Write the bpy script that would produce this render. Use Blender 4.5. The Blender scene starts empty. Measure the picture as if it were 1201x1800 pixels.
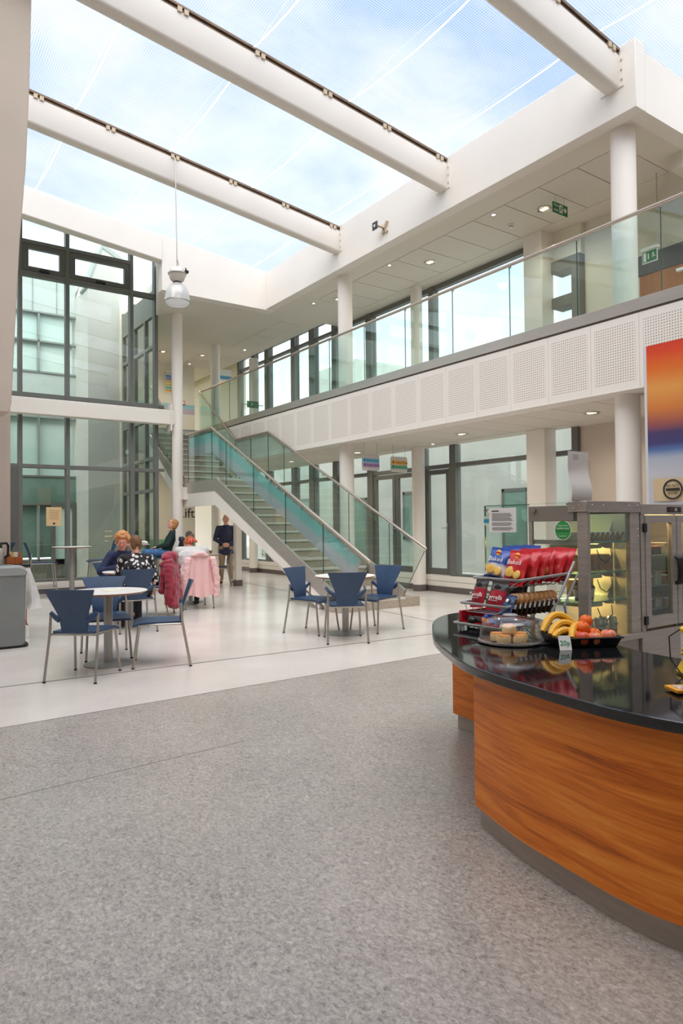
import bpy, bmesh, math, random
from mathutils import Vector as V, Matrix as M, noise as NZ
S = bpy.context.scene
COL = S.collection
R = math.radians
pi = math.pi

# ---------------------------------------------------------------- camera
cd = bpy.data.cameras.new('camera')
cd.sensor_fit = 'VERTICAL'; cd.sensor_height = 36.0; cd.sensor_width = 24.0; cd.lens = 24.0
cd.clip_start = 0.05; cd.clip_end = 300
cam = bpy.data.objects.new('camera', cd); COL.objects.link(cam)
yaw, pit, rol = R(34.93735), R(1.08711), R(-0.57165)
f0 = V((math.sin(yaw), math.cos(yaw), 0)); r0 = V((math.cos(yaw), -math.sin(yaw), 0)); zz = V((0, 0, 1))
fw = math.cos(pit) * f0 + math.sin(pit) * zz
up = -math.sin(pit) * f0 + math.cos(pit) * zz
rt = math.cos(rol) * r0 + math.sin(rol) * up
up = -math.sin(rol) * r0 + math.cos(rol) * up
cam.matrix_world = M(((rt.x, up.x, -fw.x, 0), (rt.y, up.y, -fw.y, 0), (rt.z, up.z, -fw.z, 1.38), (0, 0, 0, 1)))
S.camera = cam

# ---------------------------------------------------------------- world, sun, exposure
S.view_settings.view_transform = 'Standard'; S.view_settings.look = 'None'
S.view_settings.gamma = 1.0; S.view_settings.use_curve_mapping = False
S.view_settings.exposure = 0.18
try:
    S.cycles.use_denoising = True
    S.cycles.max_bounces = 12; S.cycles.diffuse_bounces = 7; S.cycles.glossy_bounces = 4
    S.cycles.transmission_bounces = 6; S.cycles.transparent_max_bounces = 24
    S.cycles.caustics_reflective = False; S.cycles.caustics_refractive = False
    S.cycles.sample_clamp_indirect = 6.0
except Exception:
    pass
wd = bpy.data.worlds.new('sky'); S.world = wd; wd.use_nodes = True
nt = wd.node_tree; nt.nodes.clear()
def wn(t, **k):
    n = nt.nodes.new(t)
    for a, b in k.items(): setattr(n, a, b)
    return n
tc = wn('ShaderNodeTexCoord'); mp = wn('ShaderNodeMapping'); mp.inputs['Scale'].default_value = (1.0, 1.0, 2.2)
n1 = wn('ShaderNodeTexNoise'); n1.inputs['Scale'].default_value = 2.1; n1.inputs['Detail'].default_value = 6; n1.inputs['Roughness'].default_value = .55
n1.inputs['Distortion'].default_value = .4
cr = wn('ShaderNodeValToRGB'); cr.color_ramp.elements[0].position = .36; cr.color_ramp.elements[1].position = .64
cr.color_ramp.elements[0].color = (.31, .46, .76, 1); cr.color_ramp.elements[1].color = (.90, .92, .95, 1)
sx = wn('ShaderNodeSeparateXYZ'); mr = wn('ShaderNodeMapRange')
mr.inputs['From Min'].default_value = .16; mr.inputs['From Max'].default_value = .40; mr.inputs['To Min'].default_value = 1; mr.inputs['To Max'].default_value = 0
mx = wn('ShaderNodeMixRGB'); mx.inputs[2].default_value = (1.0, 1.0, 1.0, 1)
bg = wn('ShaderNodeBackground'); bg.inputs['Strength'].default_value = 2.0
ow = wn('ShaderNodeOutputWorld')
L = nt.links.new
L(tc.outputs['Generated'], mp.inputs['Vector']); L(mp.outputs[0], n1.inputs['Vector']); L(n1.outputs['Fac'], cr.inputs[0])
L(tc.outputs['Generated'], sx.inputs[0]); L(sx.outputs['Z'], mr.inputs['Value']); L(mr.outputs[0], mx.inputs[0])
L(cr.outputs[0], mx.inputs[1]); L(mx.outputs[0], bg.inputs[0]); L(bg.outputs[0], ow.inputs[0])
sl = bpy.data.lights.new('sun', 'SUN'); sl.energy = 8.6; sl.angle = R(80); sl.color = (1.0, .93, .84)
sun = bpy.data.objects.new('sun', sl); COL.objects.link(sun); sun.location = (-6, -6, 20)
sun.rotation_euler = V((.25, .36, -.90)).to_track_quat('-Z', 'Y').to_euler()

# ---------------------------------------------------------------- materials
def lin(c):
    c = c / 255.0
    return c / 12.92 if c <= .04045 else ((c + .055) / 1.055) ** 2.4
def rgb(c):
    if isinstance(c, str): c = tuple(int(c[i:i + 2], 16) for i in (0, 2, 4))
    return tuple(lin(x) for x in c) + (1,)
class NT:
    def __init__(s, name):
        s.m = bpy.data.materials.new(name); s.m.use_nodes = True; s.t = s.m.node_tree
        s.b = s.t.nodes['Principled BSDF']; s.o = s.t.nodes['Material Output']
    def n(s, t, ins=None, **k):
        n = s.t.nodes.new(t)
        for a, b in k.items(): setattr(n, a, b)
        for a, b in (ins or {}).items(): n.inputs[a].default_value = b
        return n
    def l(s, a, b): s.t.links.new(a, b)
    def math(s, op, a, b=None):
        n = s.n('ShaderNodeMath', operation=op)
        for i, x in enumerate((a, b)):
            if x is None: continue
            if isinstance(x, (int, float)): n.inputs[i].default_value = x
            else: s.l(x, n.inputs[i])
        return n.outputs[0]
    def ramp(s, fac, stops, interp='LINEAR'):
        n = s.n('ShaderNodeValToRGB'); cr = n.color_ramp; cr.interpolation = interp
        while len(cr.elements) < len(stops): cr.elements.new(.5)
        for e, (p, c) in zip(cr.elements, stops): e.position = p; e.color = rgb(c)
        s.l(fac, n.inputs[0]); return n.outputs[0]
    def noise(s, scale, detail=4, rough=.5, vec=None, dist=0):
        n = s.n('ShaderNodeTexNoise', {'Scale': scale, 'Detail': detail, 'Roughness': rough, 'Distortion': dist})
        if vec is not None: s.l(vec, n.inputs['Vector'])
        return n.outputs['Fac']
    def coord(s, which='Object', scale=(1, 1, 1), rot=(0, 0, 0)):
        c = s.n('ShaderNodeTexCoord'); p = s.n('ShaderNodeMapping', {'Scale': scale, 'Rotation': rot})
        s.l(c.outputs[which], p.inputs[0]); return p.outputs[0]
    def bump(s, h, st=.2, d=.01):
        n = s.n('ShaderNodeBump', {'Strength': st, 'Distance': d}); s.l(h, n.inputs['Height']); s.l(n.outputs[0], s.b.inputs['Normal'])
def mat(name, col, rough=.5, metal=0, col2=None, scale=6, emit=None, es=1, spec=None, sheen=0, bump=0, aniso=None, trans=0, coat=0):
    k = NT(name); b = k.b
    b.inputs['Base Color'].default_value = rgb(col); b.inputs['Roughness'].default_value = rough; b.inputs['Metallic'].default_value = metal
    if spec is not None: b.inputs['Specular IOR Level'].default_value = spec
    if sheen: b.inputs['Sheen Weight'].default_value = sheen
    if coat: b.inputs['Coat Weight'].default_value = coat
    if trans: b.inputs['Transmission Weight'].default_value = trans
    if col2 is not None or bump:
        vec = k.coord('Object', aniso or (1, 1, 1)); f = k.noise(scale, 5, .55, vec)
        if col2 is not None: k.l(k.ramp(f, [(.35, col), (.65, col2)]), b.inputs['Base Color'])
        if bump: k.bump(f, bump, .01)
    if emit is not None:
        b.inputs['Emission Color'].default_value = rgb(emit); b.inputs['Emission Strength'].default_value = es
    return k.m
def glass(name, tint, ior=1.5, rough=0.0, film=None, refl=1.0):
    k = NT(name); k.t.nodes.remove(k.b)
    tr = k.n('ShaderNodeBsdfTransparent', {'Color': rgb(tint)}); gl = k.n('ShaderNodeBsdfGlossy', {'Roughness': rough, 'Color': (refl, refl, refl, 1)})
    fr = k.n('ShaderNodeFresnel', {'IOR': ior}); mx = k.n('ShaderNodeMixShader')
    # Fresnel from either side: feed the incoming-facing value through layer weight instead of raw backfacing
    lw = k.n('ShaderNodeLayerWeight', {'Blend': .5})
    f = k.math('ADD', .05, k.math('MULTIPLY', .95, k.math('POWER', lw.outputs['Facing'], 5.0)))
    k.l(f, mx.inputs[0]); k.l(tr.outputs[0], mx.inputs[1]); k.l(gl.outputs[0], mx.inputs[2])
    out = mx.outputs[0]
    if film:
        df = k.n('ShaderNodeBsdfDiffuse', {'Color': rgb(film[0])}); m2 = k.n('ShaderNodeMixShader', {0: film[1]})
        k.l(out, m2.inputs[1]); k.l(df.outputs[0], m2.inputs[2]); out = m2.outputs[0]
    k.l(out, k.o.inputs[0]); return k.m

WHITE = mat('white_paint', (236, 230, 222), .55, col2=(231, 225, 217), scale=.7)
WHITE_CEIL = mat('ceiling_white', (226, 219, 208), .7, col2=(222, 215, 204), scale=.5)
TILE = mat('ceiling_tile_white', (224, 217, 207), .8, col2=(219, 212, 202), scale=30)
GAP = mat('tile_gap_grey', (120, 112, 103), .8)
COLUMN = mat('column_white', (240, 233, 226), .45, col2=(236, 229, 221), scale=1.5)
PIER = mat('pier_plaster', (196, 182, 168), .7, col2=(190, 176, 162), scale=1.2)
GREY_FRAME = mat('grey_aluminium', (112, 113, 108), .45, col2=(106, 107, 102), scale=3)
GREY_DARK = mat('dark_grey_aluminium', (96, 97, 92), .45)
STEEL = mat('brushed_steel', (196, 189, 181), .34, .6, col2=(184, 177, 169), scale=4, aniso=(1, 1, 30))
STEEL_D = mat('stainless_worn', (186, 178, 169), .38, .35, col2=(170, 162, 153), scale=5, aniso=(.6, .6, 8))
CHROME = mat('satin_chrome', (205, 202, 198), .2, 1)
RAILM = mat('handrail_steel', (198, 184, 172), .3, .9)
BAND = mat('steel_band', (188, 182, 174), .38, .75, col2=(176, 170, 162), scale=2, aniso=(1, .3, 1))
SKIRT = mat('skirting_grey', (98, 90, 88), .5)
BROWN = mat('gutter_brown', (134, 112, 92), .5, .3, col2=(112, 92, 76), scale=8)
TAN = mat('clamp_tan', (196, 178, 152), .5, .2)
BLACK = mat('black_plastic', (24, 24, 26), .4)
DKGREY = mat('dark_grey_plastic', (58, 60, 64), .5)
CHAIR_BLUE = mat('chair_blue_plastic', (40, 66, 98), .42, col2=(37, 61, 92), scale=14)
CHAIR_LEG = mat('chair_grey_steel', (170, 163, 154), .38, .7)
TABLE_TOP = mat('table_white_laminate', (234, 230, 224), .32)
PLY = mat('plywood_edge', (176, 124, 88), .5, col2=(150, 100, 68), scale=40, aniso=(1, 1, 8))
TABLE_GREY = mat('table_grey_metal', (158, 158, 155), .38, .5)
GLASS = glass('window_glass', (244, 250, 248))
GLASS_G = glass('balustrade_glass', (240, 249, 246))
GLASS_EDGE = mat('glass_edge_green', (58, 92, 84), .2)
GLASS_CLEAR = glass('clear_plastic', (252, 252, 252), refl=.9)
PAPER = mat('white_paper', (240, 238, 234), .8)
TAN_PAPER = mat('tan_paper', (222, 190, 144), .8)
TXT = mat('dark_print', (44, 42, 42), .7)
TXTW = mat('white_print', (245, 245, 240), .6)
GREEN = mat('sign_green', (18, 118, 72), .5)
TERRAZZO = mat('terrazzo_tread', (184, 172, 156), .5, col2=(158, 147, 132), scale=55)
NOSING = mat('tread_nosing', (205, 205, 198), .4)
WALL_L = mat('lobby_wall', (226, 220, 205), .7, col2=(222, 216, 201), scale=.6)
RENDER = mat('exterior_render', (188, 188, 184), .85, col2=(176, 176, 172), scale=.5, aniso=(1, 1, 2.5))
LAMPGLOW = mat('lamp_glow', (255, 244, 225), .5, emit=(255, 236, 200), es=1.5)
DOTGLOW = mat('lamp_glow_bright', (255, 250, 240), .5, emit=(255, 248, 236), es=5)
REFL = mat('reflector_gold', (214, 196, 160), .25, .9)
SKIN = mat('skin', (222, 168, 146), .55, col2=(214, 156, 134), scale=20)
# ---------------------------------------------------------------- geometry helpers
class G:
    def __init__(s): s.v = []; s.f = []; s.uv = None
    def add(s, vs, fs):
        o = len(s.v); s.v += [tuple(x) for x in vs]; s.f += [tuple(i + o for i in f) for f in fs]; return s
    def box(s, x0, y0, z0, x1, y1, z1):
        return s.add([(x0, y0, z0), (x1, y0, z0), (x1, y1, z0), (x0, y1, z0), (x0, y0, z1), (x1, y0, z1), (x1, y1, z1), (x0, y1, z1)],
                     [(3, 2, 1, 0), (4, 5, 6, 7), (0, 1, 5, 4), (1, 2, 6, 5), (2, 3, 7, 6), (3, 0, 4, 7)])
    def obox(s, c, size, rz=0, mtx=None):
        m = mtx if mtx is not None else M.Translation(V(c)) @ M.Rotation(rz, 4, 'Z')
        a, b, d = (x / 2 for x in size); t = G().box(-a, -b, -d, a, b, d)
        return s.add([m @ V(p) for p in t.v], t.f)
    def prism(s, poly, z0, z1, ax=2):
        n = len(poly)
        def P(a, b, c): return ((a, b, c), (a, c, b), (c, a, b))[{2: 0, 1: 1, 0: 2}[ax]]
        vs = [P(a, b, z0) for a, b in poly] + [P(a, b, z1) for a, b in poly]
        return s.add(vs, [tuple(range(n))[::-1], tuple(range(n, 2 * n))] + [(i, (i + 1) % n, n + (i + 1) % n, n + i) for i in range(n)])
    def cyl(s, p0, p1, r, r1=None, n=14, caps=True): return s.tube([p0, p1], [r, r if r1 is None else r1], n, caps)
    def tube(s, pts, r, n=8, caps=True, flat=None):
        pts = [V(p) for p in pts]; k = len(pts)
        rs = r if isinstance(r, (list, tuple)) else [r] * k
        d0 = (pts[1] - pts[0]).normalized(); a = d0.orthogonal().normalized() if flat is None else (V(flat) - d0 * V(flat).dot(d0)).normalized()
        vs = []
        for i in range(k):
            if i == 0: d = d0
            elif i == k - 1: d = (pts[i] - pts[i - 1]).normalized()
            else: d = ((pts[i] - pts[i - 1]).normalized() + (pts[i + 1] - pts[i]).normalized()).normalized()
            a = (a - d * a.dot(d)).normalized(); b = d.cross(a)
            ra, rb = rs[i] if isinstance(rs[i], (list, tuple)) else (rs[i], rs[i])
            vs += [pts[i] + a * (ra * math.cos(2 * pi * j / n)) + b * (rb * math.sin(2 * pi * j / n)) for j in range(n)]
        fs = [(i * n + j, i * n + (j + 1) % n, (i + 1) * n + (j + 1) % n, (i + 1) * n + j) for i in range(k - 1) for j in range(n)]
        if caps: fs += [tuple(range(n))[::-1], tuple(range((k - 1) * n, k * n))]
        return s.add(vs, fs)
    def lathe(s, prof, c=(0, 0, 0), n=28, close=True):
        k = len(prof); vs = [(c[0] + r * math.cos(2 * pi * j / n), c[1] + r * math.sin(2 * pi * j / n), c[2] + z) for r, z in prof for j in range(n)]
        fs = [(i * n + j, i * n + (j + 1) % n, (i + 1) * n + (j + 1) % n, (i + 1) * n + j) for i in range(k - 1) for j in range(n)]
        if close: fs += [tuple(range(n))[::-1], tuple(range((k - 1) * n, k * n))]
        return s.add(vs, fs)
    def ell(s, c, r, n=12, m=8, mtx=None):
        if not isinstance(r, (tuple, list)): r = (r, r, r)
        vs = []; c = V(c)
        for i in range(1, m):
            t = pi * i / m
            for j in range(n):
                p = V((r[0] * math.sin(t) * math.cos(2 * pi * j / n), r[1] * math.sin(t) * math.sin(2 * pi * j / n), r[2] * math.cos(t)))
                vs.append(c + (mtx @ p if mtx is not None else p))
        a = V((0, 0, r[2])); a = mtx @ a if mtx is not None else a
        vs += [c + a, c - a]; T = len(vs) - 2; Bt = T + 1
        fs = [((i) * n + j, (i + 1) * n + j, (i + 1) * n + (j + 1) % n, i * n + (j + 1) % n) for i in range(m - 2) for j in range(n)]
        fs += [(T, j, (j + 1) % n) for j in range(n)] + [(Bt, (m - 2) * n + (j + 1) % n, (m - 2) * n + j) for j in range(n)]
        return s.add(vs, fs)
    def grid(s, fn, nu, nv, cu=False):
        vs = [fn(i / (nu if cu else nu - 1), j / (nv - 1)) for j in range(nv) for i in range(nu)]
        fs = [(j * nu + i, j * nu + (i + 1) % nu, (j + 1) * nu + (i + 1) % nu, (j + 1) * nu + i) for j in range(nv - 1) for i in range(nu if cu else nu - 1)]
        return s.add(vs, fs)
    def sheet(s, fn, nu, nv, th):
        """closed thin sheet: front fn(u,v), back offset by th(u,v) vector"""
        a = [V(fn(i / (nu - 1), j / (nv - 1))) for j in range(nv) for i in range(nu)]
        off = V(th) if not callable(th) else None
        b = [p + (off if off is not None else V(th((k % nu) / (nu - 1), (k // nu) / (nv - 1)))) for k, p in enumerate(a)]
        N = nu * nv; fs = []
        for j in range(nv - 1):
            for i in range(nu - 1):
                q = (j * nu + i, j * nu + i + 1, (j + 1) * nu + i + 1, (j + 1) * nu + i); fs += [q, tuple(x + N for x in q[::-1])]
        rim = [i for i in range(nu)] + [j * nu + nu - 1 for j in range(1, nv)] + [(nv - 1) * nu + i for i in range(nu - 2, -1, -1)] + [j * nu for j in range(nv - 2, 0, -1)]
        for k in range(len(rim)): p, q = rim[k], rim[(k + 1) % len(rim)]; fs.append((q, p, p + N, q + N))
        return s.add(a + b, fs)
    def hull(s, p0, r0_, p1, r1_, n=10, m=7):
        """tapered capsule"""
        bm = bmesh.new(); t = G().ell(p0, r0_, n, m).ell(p1, r1_, n, m)
        vs = [bm.verts.new(p) for p in t.v]; r = bmesh.ops.convex_hull(bm, input=vs)
        bmesh.ops.delete(bm, geom=[v for v in bm.verts if not v.link_faces], context='VERTS')
        bm.verts.index_update(); o = [tuple(v.co) for v in bm.verts]; fs = [tuple(v.index for v in f.verts) for f in bm.faces]; bm.free()
        return s.add(o, fs)
W = {}
def mesh_of(g, name, recalc=True, smooth=True, ang=.7):
    me = bpy.data.meshes.new(name); me.from_pydata(g.v, [], g.f)
    if recalc:
        bm = bmesh.new(); bm.from_mesh(me); bmesh.ops.recalc_face_normals(bm, faces=bm.faces[:]); bm.to_mesh(me); bm.free()
    if smooth:
        me.polygons.foreach_set('use_smooth', [True] * len(me.polygons)); me.set_sharp_from_angle(angle=ang)
    me.update(); return me
def part(name, g, m, parent=None, bev=0, smooth=True, world=True, stuff=False, recalc=True, seg=2, label=None):
    """one mesh object; vertices given in world space unless world=False (then local to the parent)"""
    if isinstance(g, G):
        if parent is not None and world:
            inv = W[parent].inverted()
            if inv != M.Identity(4): g.v = [tuple(inv @ V(p)) for p in g.v]
        me = mesh_of(g, name, recalc, smooth)
        me.materials.append(m)
    else: me = g
    o = bpy.data.objects.new(name, me); COL.objects.link(o); W[o] = W[parent] if parent is not None else M.Identity(4)
    if parent is not None: o.parent = parent
    if bev:
        b = o.modifiers.new('edge', 'BEVEL'); b.width = bev; b.segments = seg; b.limit_method = 'ANGLE'; b.angle_limit = R(40)
    if stuff: o['kind'] = 'stuff'
    if label: o['label'] = label
    return o
def tag(o, label, cat, group=None, kind=None):
    o['label'] = label; o['category'] = cat
    if group: o['group'] = group
    if kind: o['kind'] = kind
    return o
def thing(name, label, cat, loc=(0, 0, 0), rz=0, group=None, kind=None):
    o = bpy.data.objects.new(name, None); COL.objects.link(o); o.empty_display_size = .1
    o.location = loc; o.rotation_euler = (0, 0, rz); W[o] = M.Translation(V(loc)) @ M.Rotation(rz, 4, 'Z')
    return tag(o, label, cat, group, kind)
def solo(name, g, m, label, cat, group=None, kind=None, loc=None, bev=0, smooth=True, rz=0):
    """a thing that is one mesh; world-space vertices, or local when loc is given"""
    me = mesh_of(g, name, True, smooth); me.materials.append(m)
    o = bpy.data.objects.new(name, me); COL.objects.link(o); W[o] = M.Identity(4)
    if loc is not None:
        o.location = loc; o.rotation_euler = (0, 0, rz); W[o] = M.Translation(V(loc)) @ M.Rotation(rz, 4, 'Z')
    if bev:
        b = o.modifiers.new('edge', 'BEVEL'); b.width = bev; b.segments = 2; b.limit_method = 'ANGLE'; b.angle_limit = R(40)
    return tag(o, label, cat, group, kind)
def dup(root, loc, rz=0, label=None, group=None):
    def cp(o, par):
        c = o.copy(); COL.objects.link(c); c.parent = par
        for ch in list(o.children): cp(ch, c)
        return c
    r = cp(root, None); r.location = loc; r.rotation_euler = (0, 0, rz); W[r] = M.Translation(V(loc)) @ M.Rotation(rz, 4, 'Z')
    if label: r['label'] = label
    if group: r['group'] = group
    return r
def text(name, s, size, pos, right, upv, m, parent, align='CENTER', th=.0006, space=1.0):
    cu = bpy.data.curves.new(name, 'FONT'); cu.body = s; cu.size = size; cu.align_x = align; cu.align_y = 'CENTER'; cu.extrude = th
    cu.resolution_u = 2; cu.space_line = space; cu.materials.append(m)
    fo = bpy.data.objects.new('glyphs', cu); me = bpy.data.meshes.new_from_object(fo); bpy.data.objects.remove(fo)
    me.materials.clear(); me.materials.append(m)
    o = bpy.data.objects.new(name, me); COL.objects.link(o)
    r_ = V(right).normalized(); u_ = V(upv); u_ = (u_ - r_ * u_.dot(r_)).normalized(); n_ = r_.cross(u_)
    mw = M(((r_.x, u_.x, n_.x, pos[0]), (r_.y, u_.y, n_.y, pos[1]), (r_.z, u_.z, n_.z, pos[2]), (0, 0, 0, 1)))
    if parent is not None: o.parent = parent; o.matrix_local = W[parent].inverted() @ mw
    else: o.matrix_world = mw
    W[o] = mw
    return o
def rotz(d): return math.atan2(-d[0], d[1])     # heading that turns local +Y onto d
# ---------------------------------------------------------------- the setting
def lino():
    k = NT('grey_marbled_lino'); v = k.coord('Object', (1, 1, 1), (0, 0, .5)); v2 = k.coord('Object', (1, .68, 1), (0, 0, .55))
    a = k.noise(1.1, 3, .5, v); b = k.noise(72, 8, .72, v2, .9); c = k.noise(22, 7, .66, v2, 1.8)
    f = k.math('ADD', k.math('MULTIPLY', b, .62), k.math('ADD', k.math('MULTIPLY', c, .28), k.math('MULTIPLY', a, .10)))
    col = k.ramp(f, [(.35, (102, 95, 89)), (.43, (140, 132, 125)), (.50, (164, 156, 148)), (.57, (183, 175, 167)), (.65, (208, 201, 193))])
    k.l(col, k.b.inputs['Base Color']); k.b.inputs['Roughness'].default_value = .29; k.b.inputs['Specular IOR Level'].default_value = .42
    return k.m
def whitefloor():
    k = NT('cream_resin_floor'); v = k.coord('Object'); a = k.noise(.8, 4, .55, v); b = k.noise(40, 3, .5, v)
    f = k.math('ADD', k.math('MULTIPLY', a, .75), k.math('MULTIPLY', b, .25))
    k.l(k.ramp(f, [(.36, (203, 194, 186)), (.62, (219, 211, 204))]), k.b.inputs['Base Color'])
    k.b.inputs['Roughness'].default_value = .2; k.b.inputs['Specular IOR Level'].default_value = .5
    return k.m
LINO, WFLOOR = lino(), whitefloor()
bY = lambda x: 5.225 + .0328 * x                      # line where the two floorings meet
fl = thing('floor', 'cream resin atrium floor with inlaid joints and a grey marbled sheet in front', 'floor', kind='structure')
part('resin_sheet', G().prism([(-4, bY(-4)), (11.2, bY(11.2)), (11.2, 26), (-4, 26)], -.1, 0), WFLOOR, fl, smooth=False)
part('lino_sheet', G().prism([(-4, -4), (11.2, -4), (11.2, bY(11.2)), (-4, bY(-4))], -.1, 0), LINO, fl, smooth=False, label='grey marbled linoleum sheet')
JOINT = mat('floor_joint', (130, 124, 118), .5)
def strip(x0, y0, x1, y1, w):
    d = V((x1 - x0, y1 - y0, 0)).normalized(); n = V((-d.y, d.x, 0)) * w / 2
    return G().prism([(x0 + n.x, y0 + n.y), (x1 + n.x, y1 + n.y), (x1 - n.x, y1 - n.y), (x0 - n.x, y0 - n.y)], -.002, .0015)
part('joint_strip', strip(-4, 6.77, 9.2, 6.28, .03), JOINT, fl, smooth=False)
part('joint_strip', strip(6.5, 6.4, 8.2, 19.5, .03), JOINT, fl, smooth=False)
part('joint_strip', strip(-4, bY(-4), 11, bY(11), .008), JOINT, fl, smooth=False)
SEAM = mat('lino_seam', (132, 125, 118), .5)
part('lino_seam', strip(-4, 3.52, 2.0, 3.98, .004), SEAM, fl, smooth=False)

# ---- roof beams
zt = lambda x: 7.05 + .122 * (7.5 - x)               # top of the roof beams, rising to the left
BY = [4.75, 7.74, 10.70]
def beam(y, x0, x1, label):
    b = thing('roof_beam', label, 'beam', (x1, y + .1, zt(x1)), kind='structure', group='sloping white roof beams')
    n = 12; prof = [(0, 0), (0, -.37), (.012, -.395), (.035, -.41), (.165, -.41), (.19, -.395), (.2, -.37), (.2, 0)]
    g = G(); xs = [x0 + (x1 - x0) * i / n for i in range(n + 1)]
    for x in xs: g.v += [(x, y + a, zt(x) + .012 * math.sin(pi * (x - x0) / (x1 - x0)) + z) for a, z in prof]
    m = len(prof)
    for i in range(n): g.f += [(i * m + j, i * m + (j + 1) % m, (i + 1) * m + (j + 1) % m, (i + 1) * m + j) for j in range(m)]
    g.f += [tuple(range(m)), tuple(range(n * m, n * m + m))]
    part('box_section', g, WHITE, b)
    def rail(dy, z0, z1, m, nm, w=.05):
        g = G(); pr = [(dy, z0), (dy + w, z0), (dy + w, z1), (dy, z1)]
        for x in xs: g.v += [(x, y + a, zt(x) + .012 * math.sin(pi * (x - x0) / (x1 - x0)) + z) for a, z in pr]
        for i in range(n): g.f += [(i * 4 + j, i * 4 + (j + 1) % 4, (i + 1) * 4 + (j + 1) % 4, (i + 1) * 4 + j) for j in range(4)]
        g.f += [(0, 1, 2, 3), (n * 4, n * 4 + 1, n * 4 + 2, n * 4 + 3)]
        return part(nm, g, m, b, smooth=False)
    rail(.0, .0, .018, BROWN, 'gutter_lip', .2); rail(.03, .018, .05, TAN, 'gutter_channel', .06); rail(-.012, .05, .085, BROWN, 'clamp_rail', .16)
    x = x1 - .12
    while x > x0:
        for dx in (0, -.085):
            z = zt(x + dx); part('film_clamp', G().box(x + dx - .028, y - .022, z - .004, x + dx + .028, y + .02, z + .056), TAN, b, smooth=False)
        x -= 1.05
    for z in (-.08, -.2, -.32): part('bolt', G().cyl((x1 - .003, y - .035, zt(x1) + z), (x1 - .02, y - .035, zt(x1) + z), .014, n=8), STEEL, b)
    part('end_plate', G().box(x1 - .012, y - .06, zt(x1) - .4, x1, y + .26, zt(x1) - .02), WHITE, b, smooth=False)
    return b
beam(BY[0], -3, 7.5, 'white roof beam nearest the front, ending by the ceiling corner')
beam(BY[1], -3, 7.5, 'long white roof beam across the middle of the glazed roof')
beam(BY[2], -3, 7.5, 'white roof beam that the pendant lamp hangs from')
b3 = solo('roof_beam', G().prism([(-3, 8.24), (5.05, 7.43), (5.05, 6.9), (-3, 7.78)], 13.62, 13.86, 1), WHITE,
          'white edge beam above the tall courtyard window', 'beam', kind='structure', bev=.02)
# ---- ETFE film roof
def film():
    k = NT('dotted_roof_film'); k.t.nodes.remove(k.b)
    c = k.n('ShaderNodeTexCoord'); mp = k.n('ShaderNodeMapping', {'Scale': (34, 34, 0)}); k.l(c.outputs['Object'], mp.inputs[0])
    fr = k.n('ShaderNodeVectorMath', operation='FRACTION'); k.l(mp.outputs[0], fr.inputs[0])
    ds = k.n('ShaderNodeVectorMath', operation='DISTANCE'); ds.inputs[1].default_value = (.5, .5, 0); k.l(fr.outputs[0], ds.inputs[0])
    dot = k.math('MULTIPLY', k.math('LESS_THAN', ds.outputs['Value'], .34), .10)
    haze = k.math('ADD', dot, .02)
    tr = k.n('ShaderNodeBsdfTransparent', {'Color': (.70, .715, .735, 1)}); tl = k.n('ShaderNodeBsdfTranslucent', {'Color': (.9, .9, .9, 1)})
    mx = k.n('ShaderNodeMixShader'); k.l(haze, mx.inputs[0]); k.l(tr.outputs[0], mx.inputs[1]); k.l(tl.outputs[0], mx.inputs[2])
    k.l(mx.outputs[0], k.o.inputs[0]); return k.m
def seamm(name='film_weld', f=.75):
    k = NT(name); k.t.nodes.remove(k.b)
    tl = k.n('ShaderNodeBsdfTranslucent', {'Color': (.95, .95, .95, 1)}); tr = k.n('ShaderNodeBsdfTransparent'); mx = k.n('ShaderNodeMixShader', {0: f})
    k.l(tr.outputs[0], mx.inputs[1]); k.l(tl.outputs[0], mx.inputs[2]); k.l(mx.outputs[0], k.o.inputs[0]); return k.m
FILM, WELD, WELD2 = film(), seamm(), seamm('far_film_weld', .12)
def cushion(y0, y1, x0, x1, label):
    t = thing('roof_cushion', label, 'roof', ((x0 + x1) / 2, (y0 + y1) / 2, zt((x0 + x1) / 2)), kind='structure', group='film roof cushions')
    def sf(k, up):
        def f(u, v):
            x = x0 + (x1 - x0) * u; e = math.sin(pi * v) ** .8 * min(1, math.sin(pi * u) * 3.0)
            return (x, y0 + (y1 - y0) * v, zt(x) + .09 + (e * .13 if up else -e * k))
        return f
    part('lower_film', G().grid(sf(.10, False), 30, 10), FILM, t); part('upper_film', G().grid(sf(.3, True), 30, 10), FILM, t)
    xs = [2.6 + 1.5 * k for k in range(-4, 7)]
    for x in xs:
        if not x0 + .2 < x < x1 - .2: continue
        g = G()
        def sm(u, v, x=x):
            p = sf(.10, False)(0 * u + (x - x0) / (x1 - x0), v); return (p[0] + (u - .5) * .026, p[1], p[2] - .004)
        g.grid(sm, 2, 12); part('weld_seam', g, WELD, t)
        g = G()
        def s2(u, v, x=x):
            p = sf(.10, True)((x - x0) / (x1 - x0), v); return (p[0] + .03 + (u - .5) * .012, p[1], p[2] - .004)
        g.grid(s2, 2, 12); part('weld_seam', g, WELD2, t)
    return t
cushion(4.97, 7.74, -3, 7.5, 'dotted film roof cushion between the front and middle white beams')
cushion(7.94, 10.70, -3, 7.5, 'dotted film roof cushion between the middle beam and the lamp beam')
cushion(10.90, 13.66, -3, 7.5, 'dotted film roof cushion over the far end of the atrium')
cushion(1.2, 4.75, -3, 11.0, 'dotted film roof cushion in the corner over the white upstand')
cushion(-1.2, 1.2, -3, 11.0, 'dotted film roof cushion overhead at the viewpoint')
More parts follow.
